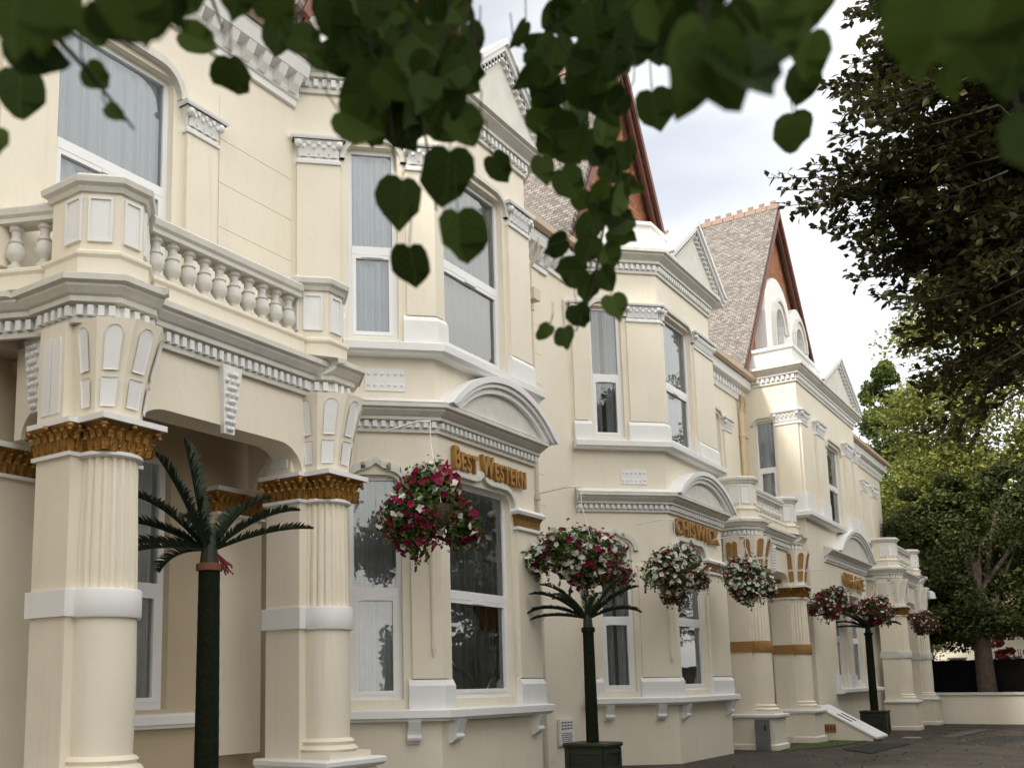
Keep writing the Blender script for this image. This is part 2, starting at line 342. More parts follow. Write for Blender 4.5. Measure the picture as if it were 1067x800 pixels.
# ------------------------------------------------------------------ windows
def rounded_hole(s0, s1, z0, z1, r=0.22, n=6):
    p = [(s0, z0), (s1, z0), (s1, z1-r)]
    for k in range(1, n+1): a = math.pi/2*k/n; p.append((s1-r+r*math.cos(a), z1-r+r*math.sin(a)))
    p.append((s0+r, z1))
    for k in range(1, n+1): a = math.pi/2*k/n; p.append((s0+r-r*math.sin(a), z1-r+r*math.cos(a)))
    return p
def window(fr, s0, s1, z0, z1, zt, root, org, depth=0.13, curtain=CURT, lower_in=0.06, parted=False, bw=0.07, name='window'):
    """frame with a transom at zt, two panes, curtain with folds behind; z0 = top of the sill"""
    m = MB(); e = 0.03
    def bar(a0, a1, b0, b1, d0=-depth-0.05, d1=-depth+0.02): m.loft([[fr.pt(a, b, d) for a, b in ((a0, b0), (a1, b0), (a1, b1), (a0, b1))] for d in (d0, d1)])
    bar(s0-e, s0+bw, z0-e, z1+e); bar(s1-bw, s1+e, z0-e, z1+e); bar(s0+bw, s1-bw, z0-e, z0+bw); bar(s0+bw, s1-bw, z1-bw, z1+e)
    bar(s0+bw, s1-bw, zt-0.05, zt+0.08, d1=-depth+0.035)
    # opening sash below the transom is thicker
    a0, a1, b0, b1 = s0+bw, s1-bw, z0+bw, zt-0.05; q = lower_in
    bar(a0, a0+q, b0, b1, d1=-depth+0.03); bar(a1-q, a1, b0, b1, d1=-depth+0.03); bar(a0+q, a1-q, b0, b0+q, d1=-depth+0.03); bar(a0+q, a1-q, b1-q, b1, d1=-depth+0.03)
    mid = (a0+a1)/2; bar(mid-0.16, mid+0.16, zt-0.10, zt-0.07, d0=-depth+0.031, d1=-depth+0.05)
    wobj = m.build(name, UPVC, root, org)
    for (c0, c1, d0, d1) in ((a0, a1, zt+0.08, z1-bw), (a0+q, a1-q, b0+q, b1-q)):
        p = MB(); p.add([fr.pt(c0, d0, -depth-.012), fr.pt(c1, d0, -depth-.012), fr.pt(c1, d1, -depth-.012), fr.pt(c0, d1, -depth-.012)], [(0, 1, 2, 3)])
        p.build('pane', GLASS, wobj, org)
    cu = MB(); n = 70; vs = []; fs = []; ph = random.random()*6
    gap = (s1-s0)*0.07 if parted else 0
    for half in ((0,) if not parted else (0, 1)):
        h0, h1 = (s0-.15, s1+.15) if not parted else ((s0-.15, mid-gap) if half == 0 else (mid+gap, s1+.15))
        o = len(vs)
        for i in range(n+1):
            t = i/n; a = h0+(h1-h0)*t
            dd = -depth-0.12-0.045*math.sin(t*(h1-h0)*29+ph+2.2*math.sin(t*6+ph))-0.02*math.sin(t*(h1-h0)*97+ph*2+2*math.sin(t*5))
            vs += [fr.pt(a, z0-.05, dd), fr.pt(a, z1+.1, dd*0.98)]
        fs += [(o+2*i, o+2*i+2, o+2*i+3, o+2*i+1) for i in range(n)]
    cu.add(vs, fs).build('curtain', curtain, wobj, org, smooth=True)
    if parted:
        b = MB(); b.add([fr.pt(s0-.3, z0-.2, -depth-.7), fr.pt(s1+.3, z0-.2, -depth-.7), fr.pt(s1+.3, z1+.2, -depth-.7), fr.pt(s0-.3, z1+.2, -depth-.7)], [(0, 1, 2, 3)]).build('dark_room', INTER, wobj, org)
    return wobj
def hood(m, fr, s0, s1, z, drop=0.28, peak=0.0, wd=0.075, d=0.07):
    """shouldered hood mould over a window head, with a small crest in the middle"""
    r = drop; n = 7; m.cut()
    def outline(e):
        p = [(s0-e, z-drop)]
        for k in range(n+1): a = math.pi/2*k/n; p.append((s0+r-(r+e)*math.cos(a), z-r+(r+e)*math.sin(a)))
        if peak:
            c = (s0+s1)/2; p += [(c-.22, z+e), (c-.1, z+e+peak*.3), (c, z+e+peak), (c+.1, z+e+peak*.3), (c+.22, z+e)]
        for k in range(n+1): a = math.pi/2*k/n; p.append((s1-r+(r+e)*math.sin(a), z-r+(r+e)*math.cos(a)))
        p.append((s1+e, z-drop)); return p
    A, B = outline(0.0), outline(wd); C2 = outline(wd*1.5)
    N = len(A)
    for i in range(N-1):
        m.loft([[fr.pt(*q, dd) for q in (A[i], A[i+1], B[i+1], B[i])] for dd in (-0.02, d)])
        m.loft([[fr.pt(*q, dd) for q in (B[i], B[i+1], C2[i+1], C2[i])] for dd in (-0.02, d*0.55)])

# classical profiles (out, z)
def entab(z0, h=0.5, pr=0.26):
    return [(0, z0), (.05, z0), (.05, z0+.12*h), (.03, z0+.14*h), (.03, z0+.42*h), (.12, z0+.44*h), (.12, z0+.56*h), (.15, z0+.60*h), (pr*.8, z0+.74*h), (pr*.8, z0+.80*h), (pr, z0+.84*h), (pr, z0+.98*h), (pr-.02, z0+h), (0, z0+h+.10)]
def sillprof(z0, h=.15, pr=.18): return [(0, z0), (pr*.72, z0), (pr*.8, z0+.2*h), (pr, z0+.3*h), (pr, z0+.92*h), (pr-.015, z0+h), (0, z0+h+.012)]
def blockprof(z0, z1, pr): return [(0, z0), (pr, z0), (pr, z1-.10), (pr*.55, z1-.02), (0, z1)]
def leafy(m, cx, cy, hx, hy, z0, z1, gold=False):
    """Corinthian-style capital: bell, two rows of leaves, corner volutes, centre flower"""
    h = z1-z0
    def ring(e, z): return [(cx-hx-e, cy-hy-e, z), (cx+hx+e, cy-hy-e, z), (cx+hx+e, cy+hy+e, z), (cx-hx-e, cy+hy+e, z)]
    m.loft([ring(0, z0), ring(.01, z0+.5*h), ring(.05, z0+.82*h), ring(.085, z1)])
    for (ax, nrm, half, off) in (('x', -1, hx, hy), ('x', 1, hx, hy), ('y', -1, hy, hx), ('y', 1, hy, hx)):
        k = max(2, int(round(half*2/.105)))
        for row, (zb, zt, sh) in enumerate(((z0, z0+.5*h, 0), (z0+.15*h, z0+.82*h, .5))):
            for q in range(k+(1 if row == 0 else 0)):
                t = -half+(2*half)*((q+(.5 if row else 0))/k); wd = half/k*.95
                def P(u, o, z):
                    return (cx+u, cy+nrm*(off+o), z) if ax == 'x' else (cx+nrm*(off+o), cy+u, z)
                pr = [(wd, .012, zb), (wd, .026, zb+.5*(zt-zb)), (wd*.85, .042, zb+.85*(zt-zb)), (wd*.5, .066, zt), (wd*.2, .07, zt-.09*h)]
                vs = [];
                for (ww, o, z) in pr: vs += [P(t-ww, o, z), P(t, o+.022, z), P(t+ww, o, z)]
                fs = []
                for i in range(len(pr)-1): fs += [(3*i, 3*i+1, 3*i+4, 3*i+3), (3*i+1, 3*i+2, 3*i+5, 3*i+4)]
                m.add(vs, fs)
        P0 = (cx, cy+nrm*(off+.10), z1-.10*h) if ax == 'x' else (cx+nrm*(off+.10), cy, z1-.10*h)
        m.sphere(P0, .034, 6)
    for sx in (-1, 1):
        for sy in (-1, 1):
            c = (cx+sx*(hx+.055), cy+sy*(hy+.055), z1-.13*h); m.sphere(c, .042, 7); m.sphere((c[0]+sx*.018, c[1]+sy*.018, c[2]-.04), .026, 6)

# ------------------------------------------------------------------ the houses with bays
def pil(mw, fr, s0, s1, z0, z1, o=0.06):
    mw.cut()
    mw.loft([[fr.pt(a, z, d) for a, d in ((s0, 0), (s0, o), (s1, o), (s1, 0))] for z in (z0, z1)])
def capital(mb, fr, s0, s1, z0, z1, o=0.06):
    """white leaf capital on a pilaster of a face"""
    h = z1-z0; mb.cut()
    def ring(e, z): return [fr.pt(a, z, d) for a, d in ((s0-e, 0), (s0-e, o+e), (s1+e, o+e), (s1+e, 0))]
    mb.loft([ring(.03, z0), ring(.035, z0+.04), ring(.005, z0+.07), ring(.005, z0+.1)])
    mb.loft([ring(.0, z0+.1), ring(.02, z0+.6*h), ring(.07, z0+.86*h), ring(.09, z1-.06)])
    mb.loft([ring(.10, z1-.06), ring(.12, z1-.03), ring(.12, z1)])
    k = max(2, int((s1-s0)/.13)); wd = (s1-s0)/k*.48
    for row in range(2):
        for q in range(k-row):
            t = s0+(s1-s0)*((q+.5+row*.5)/k); zb = z0+.1+row*.12*h; zt = zb+.42*h
            pr = [(wd, .012, zb), (wd, .03, (zb+zt)/2), (wd*.6, .07, zt), (wd*.2, .08, zt-.06)]
            vs = []
            for (ww, d, z) in pr: vs += [fr.pt(t-ww, z, o+d), fr.pt(t, z, o+d+.02), fr.pt(t+ww, z, o+d)]
            fs = []
            for i in range(len(pr)-1): fs += [(3*i, 3*i+1, 3*i+4, 3*i+3), (3*i+1, 3*i+2, 3*i+5, 3*i+4)]
            mb.add(vs, fs)
    for a in (s0, s1): mb.sphere(fr.pt(a, z1-.13, o+.06), .06, 6)

def arch_pediment(root, org, x0, x1, yf, yb, z0, rise, wall):
    """segmental barrel over the ground floor front, white, with a recessed field and stepped mouldings"""
    W = (x1-x0)/2; cx = (x0+x1)/2; Rr = (W*W+rise*rise)/(2*rise); a0 = math.asin(W/Rr); n = 22
    def arc(e): return [(cx+(Rr+e)*math.sin(-a0+2*a0*i/n), z0+rise-Rr+(Rr+e)*math.cos(-a0+2*a0*i/n)) for i in range(n+1)]
    m = MB()
    for (e0, e1, y0) in ((-.10, 0.0, yf), (-.17, -.10, yf+.04), (-.26, -.17, yf+.09)):
        A, B = arc(e0), arc(e1)
        for i in range(n):
            m.loft([[(p[0], y, max(p[1], z0-.02)) for p in (A[i], A[i+1], B[i+1], B[i])] for y in (y0, yb)])
    m.build('arched_pediment', WHITE, root, org, smooth=True)
    t = MB(); A = arc(-.2); t.add([(p[0], yf+.16, max(p[1], z0)) for p in A]+[(x0+.2, yf+.16, z0-.02), (x1-.2, yf+.16, z0-.02)], [tuple(range(n+1))+(n+2, n+1)])
    t.build('tympanum', GREYW, root, org)

def tri_pediment(root, org, x0, x1, yf, yb, z0, zp):
    cx = (x0+x1)/2; m = MB()
    for (e, y0) in ((0, yf), (.09, yf+.05), (.17, yf+.10)):
        k = (zp-z0)/((x1-x0)/2)
        for sgn in (-1, 1):
            xe = x0 if sgn < 0 else x1
            q = [(xe, z0-e*1.2), (cx, zp-e*1.2), (cx, zp-.11-e*1.2), (xe-sgn*.11/k, z0-e*1.2)]
            m.loft([[(a, y, b) for a, b in q] for y in (y0, yb)])
    m.build('triangular_pediment', WHITE, root, org)
    t = MB(); t.add([(x0+.1, yf+.18, z0-.05), (x1-.1, yf+.18, z0-.05), (cx, yf+.18, zp-.1)], [(0, 1, 2)]); t.build('tympanum', GREYW, root, org)
    d = MB(); nd = 16
    for sgn in (-1, 1):
        xe = x0 if sgn < 0 else x1
        for i in range(nd):
            t0 = (i+.5)/nd; px = xe+(cx-xe)*t0; pz = z0+(zp-z0)*t0-.30
            if pz > z0: d.box(px-.04, px+.04, yf+.1, yf+.19, pz-.05, pz+.05)
    d.build('dentil_trim', WHITE, root, org)

def roof_gable(root, org, ax, az, xl, xr, zb, yf, yr, arch=None):
    """steep front gable: tile-hung wall, bargeboards, silver shingle slopes, terracotta ridge"""
    w = MB(); w.add([(xl, yf, zb), (xr, yf, zb), (ax, yf, az)], [(0, 1, 2)]); gw = w.build('gable_wall', TILES, root, org, uvf=lambda c: (c.x, c.z))
    for (xe, nm) in ((xl, 0), (xr, 1)):
        d = np.array([xe-ax, zb-az]); Ls = np.hypot(*d); d /= Ls; nn = np.array([-d[1], d[0]]);
        if nn[1] < 0: nn = -nn
        s = MB(); T = .12; ext = 0.5
        P = [(ax, az), (xe+d[0]*ext, zb+d[1]*ext)]
        a = [(P[0][0], P[0][1]), (P[1][0], P[1][1]), (P[1][0]+nn[0]*T, P[1][1]+nn[1]*T), (P[0][0], P[0][1]+T*1.4)]
        s.loft([[(q[0], y, q[1]) for q in a] for y in (yf-.30, yr)])
        sl = s.build('roof', SLATE, root, org, uvf=lambda c, d=d: (c.y, c.x*d[0]+c.z*d[1]))
        b = MB(); i = nn*-.02
        a = [(ax, az-.02), (xe+d[0]*ext, zb+d[1]*ext-.02), (xe+d[0]*ext-nn[0]*.17, zb+d[1]*ext-nn[1]*.17), (ax, az-.3)]
        b.loft([[(q[0], y, q[1]) for q in a] for y in (yf-.34, yf-.26)])
        a2 = [(q[0]-nn[0]*.15, q[1]-nn[1]*.15) for q in a]
        b.loft([[(q[0], y, q[1]) for q in a2] for y in (yf-.22, yf-.14)])
        b.build('bargeboard', BARGE, root, org)
    r = MB(); y = yf-.32
    while y < yr:
        r.loft([[(ax-.16, yy, az-.02), (ax-.10, yy, az+.17), (ax, yy, az+.24), (ax+.10, yy, az+.17), (ax+.16, yy, az-.02)] for yy in (y, y+.40)])
        r.loft([[(ax-.02, yy, az+.22), (ax+.02, yy, az+.22), (ax+.02, yy, az+.36), (ax-.02, yy, az+.36)] for yy in (y+.1, y+.3)]); y += .42
    r.build('ridge_tiles', RIDGE, root, org)

def frieze(m, fr, s0, s1, z0, z1):
    n = 6; m.loft([[fr.pt(a, b, d) for a, b in ((s0, z0), (s1, z0), (s1, z1), (s0, z1))] for d in (.0, .02)])
    for i in range(n):
        for j in range(2):
            a = s0+(s1-s0)*(i+.5)/n; b = z0+(z1-z0)*(j+.5)/2; q = (s1-s0)/n*.36
            m.loft([[fr.pt(a+q*k*u, b+q*k*v, d) for u, v in ((-1, 0), (0, -1), (1, 0), (0, 1))] for k, d in ((1, .02), (.5, .045))])

def bay_house(X0, X1, Yb, Yw, dz, xleft, xright, org, label, wl, wx, gable, xwall_low=None, group='hotel terrace', parted=False, upper_curt=CURT):
    root = empty('hotel_house', org, label, 'building', group)
    t = Yw-Yb; P = [(X0-t, Yw), (X0, Yb), (X1, Yb), (X1+t, Yw)]
    fl, ff, fr_ = Face(P[0], P[1]), Face(P[1], P[2]), Face(P[2], P[3])
    Lc = fl.L
    # window spans along each face (wl: distances from the corner on the left cant; wx: X range on the front)
    spans = ((fl, Lc-wl[1], Lc-wl[0]), (ff, wx[0]-X0, wx[1]-X0), (fr_, wl[0], wl[1]))
    wallm = MB(); zt = 11.05+dz
    gf = (1.55, 4.80, 3.07); ffz = (6.88+dz, 9.92+dz, 8.27+dz)
    for (f, a, b) in spans:
        wallm.cut(); wallm.wall(f, [(0, -.3), (f.L, -.3), (f.L, zt), (0, zt)], [rounded_hole(a, b, gf[0], gf[1]), rounded_hole(a, b, ffz[0], ffz[1], .09)])
    wallm.build('bay_wall', CREAM, root, org)
    for (f, a, b) in spans:
        window(f, a, b, gf[0], gf[1], gf[2], root, org, parted=(parted and f is not ff), curtain=CURTD)
        window(f, a, b, ffz[0], ffz[1], ffz[2], root, org, curtain=upper_curt if f is fl else CURT, parted=parted and f is fl)
    # main wall either side
    mw = MB(); fw = Face((xleft, Yw), P[0]); fw2 = Face(P[3], (xright, Yw))
    if fw.L > .3: mw.wall(fw, [(0, 5.43 if xwall_low else -.3), (fw.L, 5.43 if xwall_low else -.3), (fw.L, 10.6+dz), (0, 10.6+dz)], [rounded_hole(xwall_low[0]-xleft, xwall_low[1]-xleft, 6.3, 9.72, .07)] if xwall_low else [])
    if xwall_low:
        window(fw, xwall_low[0]-xleft, xwall_low[1]-xleft, 6.3, 9.72, 8.12, root, org, curtain=CURTW)
        # lined-out render courses beside the balcony window
        for k in range(6):
            z = 6.05+.645*k
            mw.loft([[fw.pt(a, b, d) for a, b in ((xwall_low[1]+.82-xleft, z), (fw.L-.04, z), (fw.L-.04, z+.637), (xwall_low[1]+.82-xleft, z+.637))] for d in (0, .012)])
            mw.loft([[fw.pt(a, b, d) for a, b in ((.02, z), (xwall_low[0]-.82-xleft, z), (xwall_low[0]-.82-xleft, z+.637), (.02, z+.637))] for d in (0, .012)])
    mw.cut()
    if fw2.L > .3: mw.wall(fw2, [(0, -.3), (fw2.L, -.3), (fw2.L, 10.6+dz), (0, 10.6+dz)])
    if fw2.L > 2:
        for k in range(16):
            z = .2+.645*k; mw.loft([[fw2.pt(a, b, d) for a, b in ((.35, z), (fw2.L-.35, z), (fw2.L-.35, z+.637), (.35, z+.637))] for d in (0, .012)])
    mw.build('wall', CREAM, root, org)
    # ground floor sill on consoles, white pilaster plinths
    path = [P[0], P[1], P[2], P[3]]
    MB().sweep(path, sillprof(1.25, .16, .22)).build('window_sill', WHITE, root, org)
    c = MB()
    for f, ss in ((fl, (Lc*.25, Lc-.42)), (ff, (.28, (X1-X0)*.92)), (fr_, (.5,))):
        for s in ss:
            c.cut(); c.loft([[f.pt(a, z, d) for a, d in ((s-.09, 0), (s-.09, o), (s+.09, o), (s+.09, 0))] for z, o in ((.93, .05), (.98, .09), (1.10, .13), (1.25, .2))])
            c.tube([f.pt(s-.1, 1.02, .09), f.pt(s+.1, 1.02, .09)], .05, 8)
    c.build('console', WHITE, root, org)
    for zb, zh, plus in ((1.415, 1.84, 0), (6.76+dz, 7.24+dz, 0)):
        bl = MB()
        for pth in ([fl.xy(0.02), fl.xy(Lc-wl[1]-.06)], [fl.xy(Lc-wl[0]+.06), P[1], ff.xy(wx[0]-X0-.06)], [ff.xy(wx[1]-X0+.06), P[2], fr_.xy(wl[0]-.06)], [fr_.xy(wl[1]+.06), fr_.xy(Lc-.02)]):
            bl.cut(); bl.sweep(pth, blockprof(zb, zh, .10))
        bl.build('pilaster_plinth', WHITE, root, org)
    # pilasters: plain shafts, corner ones wrap the angle
    for (z0, z1, gold) in ((1.84, 4.25, True), (7.24+dz, 9.55+dz, False)):
        pm = MB()
        for pth in ([fl.xy(0.05), fl.xy(Lc-wl[1]-.12)], [fl.xy(Lc-wl[0]+.12), P[1], ff.xy(wx[0]-X0-.12)], [ff.xy(wx[1]-X0+.12), P[2], fr_.xy(wl[0]-.12)], [fr_.xy(wl[1]+.12), fr_.xy(Lc-.05)]):
            pm.cut(); pm.sweep(pth, [(0, z0), (.055, z0), (.055, z1), (0, z1)])
        # roll moulding ending in a drop
        if gold:
            pm.build('pilaster', CREAM, root, org); pm = MB()
            for s in (-.11,):
                q = fl.pt(Lc+s, 0, .075); pm.tube([(q[0], q[1], 2.15), (q[0], q[1], 2.25), (q[0], q[1], z1)], [.012, .035, .035], 8)
        pm.build('roll_moulding' if gold else 'pilaster', CREAM, root, org)
        cm = MB()
        if gold:
            s0, s1 = wx[1]-X0+.12, ff.L
            def rg(e, z): return [ff.pt(a, z, d) for a, d in ((s0-e, 0), (s0-e, .055+e), (s1+e, .055+e), (s1+e, 0))]
            cm.loft([rg(.02, 4.30), rg(.03, 4.42), rg(.07, 4.50)]); cm.build('gilded_capital', GOLD, root, org)
            am = MB(); am.loft([rg(.05, 4.25), rg(.05, 4.30)]); am.cut(); am.loft([rg(.09, 4.50), rg(.11, 4.55), rg(.07, 4.60)])
            am.build('abacus', WHITE, root, org)
        else:
            for f, a, b in ((fl, .05, Lc-wl[1]-.12), (fl, Lc-wl[0]+.12, Lc), (ff, 0, wx[0]-X0-.12), (ff, wx[1]-X0+.12, ff.L), (fr_, 0, wl[0]-.12)):
                if b-a > .12: capital(cm, f, a+.02, b-.02, 9.55+dz, 9.97+dz)
            cm.build('leaf_capital', WHITE, root, org, smooth=True)
    hm = MB()
    for (f, a, b) in spans: hood(hm, f, a-.05, b+.05, gf[1]+.06, peak=.10); hood(hm, f, a-.05, b+.05, ffz[1]+.08, drop=.32)
    hm.build('hood_mould', GREYW, root, org, smooth=True)
    # ground floor entablature
    MB().sweep(path, entab(5.43, .40, .27)).build('entablature', GREYW, root, org)
    MB().dentils(path, .03, .10, 5.50, 5.59, .065, .06).build('dentil_trim', WHITE, root, org)
    wz = MB().sweep(path, [(0, 5.90), (.26, 5.835), (.26, 5.85), (0, 5.96)]); wz.build('weathering', WHITE, root, org)
    arch_pediment(root, org, X0-.02, X1+.42, Yb-.33, Yb+.35, 5.86, .74, None)
    fm = MB(); frieze(fm, fl, Lc-1.06, Lc-.46, 6.06, 6.40); fm.build('frieze_panel', WHITE, root, org)
    # first floor sill
    MB().sweep(path, sillprof(6.58+dz, .18, .24)).build('window_sill', WHITE, root, org)
    # crowning cornice, parapet, pediment
    zc = 10.72+dz
    MB().sweep(path, entab(zc, .52, .32)).build('cornice', GREYW, root, org)
    MB().dentils(path, .03, .10, zc+.09, zc+.2, .07, .06).build('dentil_trim', WHITE, root, org)
    par = MB().sweep([(P[0][0]+.1, P[0][1]), (P[1][0]+.04, P[1][1]+.1), (P[2][0]-.04, P[2][1]+.1), (P[3][0]-.1, P[3][1])], [(0, zc+.5), (0.02, zc+.5), (.02, zc+1.2), (.07, zc+1.24), (.07, zc+1.32), (-.2, zc+1.34), (-.2, zc+.5)])
    par.build('parapet', WHITE, root, org)
    tri_pediment(root, org, X0+.25, X1+.62, Yb-.36, Yb+.3, zc+.62, zc+2.05)
    # flat lead over the bay
    MB().add([(P[0][0], Yw, zc+.6), (X0, Yb, zc+.6), (X1, Yb, zc+.6), (P[3][0], Yw, zc+.6)], [(0, 1, 2, 3)]).build('bay_roof', LEAD, root, org)
    # cornice of the main wall with blocks, gutter and slope of the roof
    for f in (fw, fw2):
        if f.L < .4: continue
        pth = [f.xy(0), f.xy(f.L)]; zz = 10.46+dz*.6
        MB().sweep(pth, [(0, zz), (.06, zz), (.06, zz+.1), (.1, zz+.12), (.1, zz+.34), (.3, zz+.38), (.34, zz+.5), (.34, zz+.62), (0, zz+.66)]).build('cornice', WHITE, root, org)
        mod = MB().sweep(pth, [(.08, zz+.15), (.106, zz+.15), (.106, zz+.33), (.08, zz+.33)]); k = max(1, int(f.L/.33))
        for i in range(k):
            a = f.L*(i+.5)/k; mod.loft([[f.pt(s, z, d) for s, d in ((a-.075, .1), (a-.075, dd), (a+.075, dd), (a+.075, .1))] for z, dd in ((zz+.14, .13), (zz+.24, .22), (zz+.38, .29))])
        mod.build('modillion_trim', WHITE, root, org)
        gu = MB().sweep(pth, [(.36, zz+.64), (.50, zz+.66), (.52, zz+.78), (.48, zz+.78), (.46, zz+.70), (.36, zz+.70)]); gu.build('gutter', newmat('gutter_paint', (.55, .43, .30), .5), root, org)
        z2 = zz+.72
        rf = MB(); rf.loft([[(x, Yw-.42, z2), (x, Yw+5.2, z2+5.6), (x, Yw+5.2, z2+5.5), (x, Yw-.38, z2-.06)] for x in (f.p[0], f.p[0]+f.d[0]*f.L)])
        rf.build('roof', TILEBROWN, root, org)
    roof_gable(root, org, *gable)
    return root

# nearest house (left): bay with the first lettering
H1 = bay_house(12.78, 15.75, 8.5, 10.0, 0.0, -8.0, 19.4, (14.2, 10, 0), 'cream hotel house whose canted bay carries the two-word gold lettering', (.54, 1.30), (13.08, 14.92), (14.0, 17.9, 11.4, 16.6, 12.4, 10.05, 14.5), (7.20, 8.93), upper_curt=CURTW)
H2 = bay_house(21.95, 25.45, 8.5, 10.0, 0.24, 19.4, 27.6, (23.6, 10, 0), 'cream hotel house whose canted bay carries the one-word gold lettering', (.90, 1.64), (22.25, 24.0), (23.5, 17.8, 20.15, 26.9, 11.7, 9.95, 14.5), None, parted=True)
# ground floor wall inside the near porch, recessed
o = (14.2, 10, 0)
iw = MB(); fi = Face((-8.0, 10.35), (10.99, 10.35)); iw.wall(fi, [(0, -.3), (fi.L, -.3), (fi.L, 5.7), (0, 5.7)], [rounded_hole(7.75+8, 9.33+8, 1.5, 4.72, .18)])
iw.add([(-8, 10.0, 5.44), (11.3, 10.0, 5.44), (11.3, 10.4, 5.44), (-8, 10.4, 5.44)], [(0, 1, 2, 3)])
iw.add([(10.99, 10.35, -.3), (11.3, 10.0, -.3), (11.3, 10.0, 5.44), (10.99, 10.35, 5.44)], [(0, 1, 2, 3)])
iw.build('porch_wall', SHADEST, H1, o)
window(fi, 7.75+8, 9.33+8, 1.5, 4.72, 3.0, H1, o, bw=.09, curtain=CURTD)
MB().sweep([fi.xy(7.6+8), fi.xy(9.9+8)], sillprof(1.27, .17, .16)).build('window_sill', WHITE, H1, o)
# window pilasters of the balcony window
fw = Face((-8, 10), (11.28, 10)); pm = MB(); cm = MB()
for a, b in ((9.12+8, 9.66+8), (6.44+8, 7.0+8)):
    pil(pm, fw, a, b, 6.3, 9.05, .07); capital(cm, fw, a, b, 9.05, 9.45, .07)
pm.build('pilaster', CREAM, H1, o); cm.build('leaf_capital', WHITE, H1, o, smooth=True)
hm = MB(); hood(hm, fw, 7.14+8, 8.99+8, 9.80, drop=.35, wd=.1, d=.1); hm.build('hood_mould', GREYW, H1, o, smooth=True)

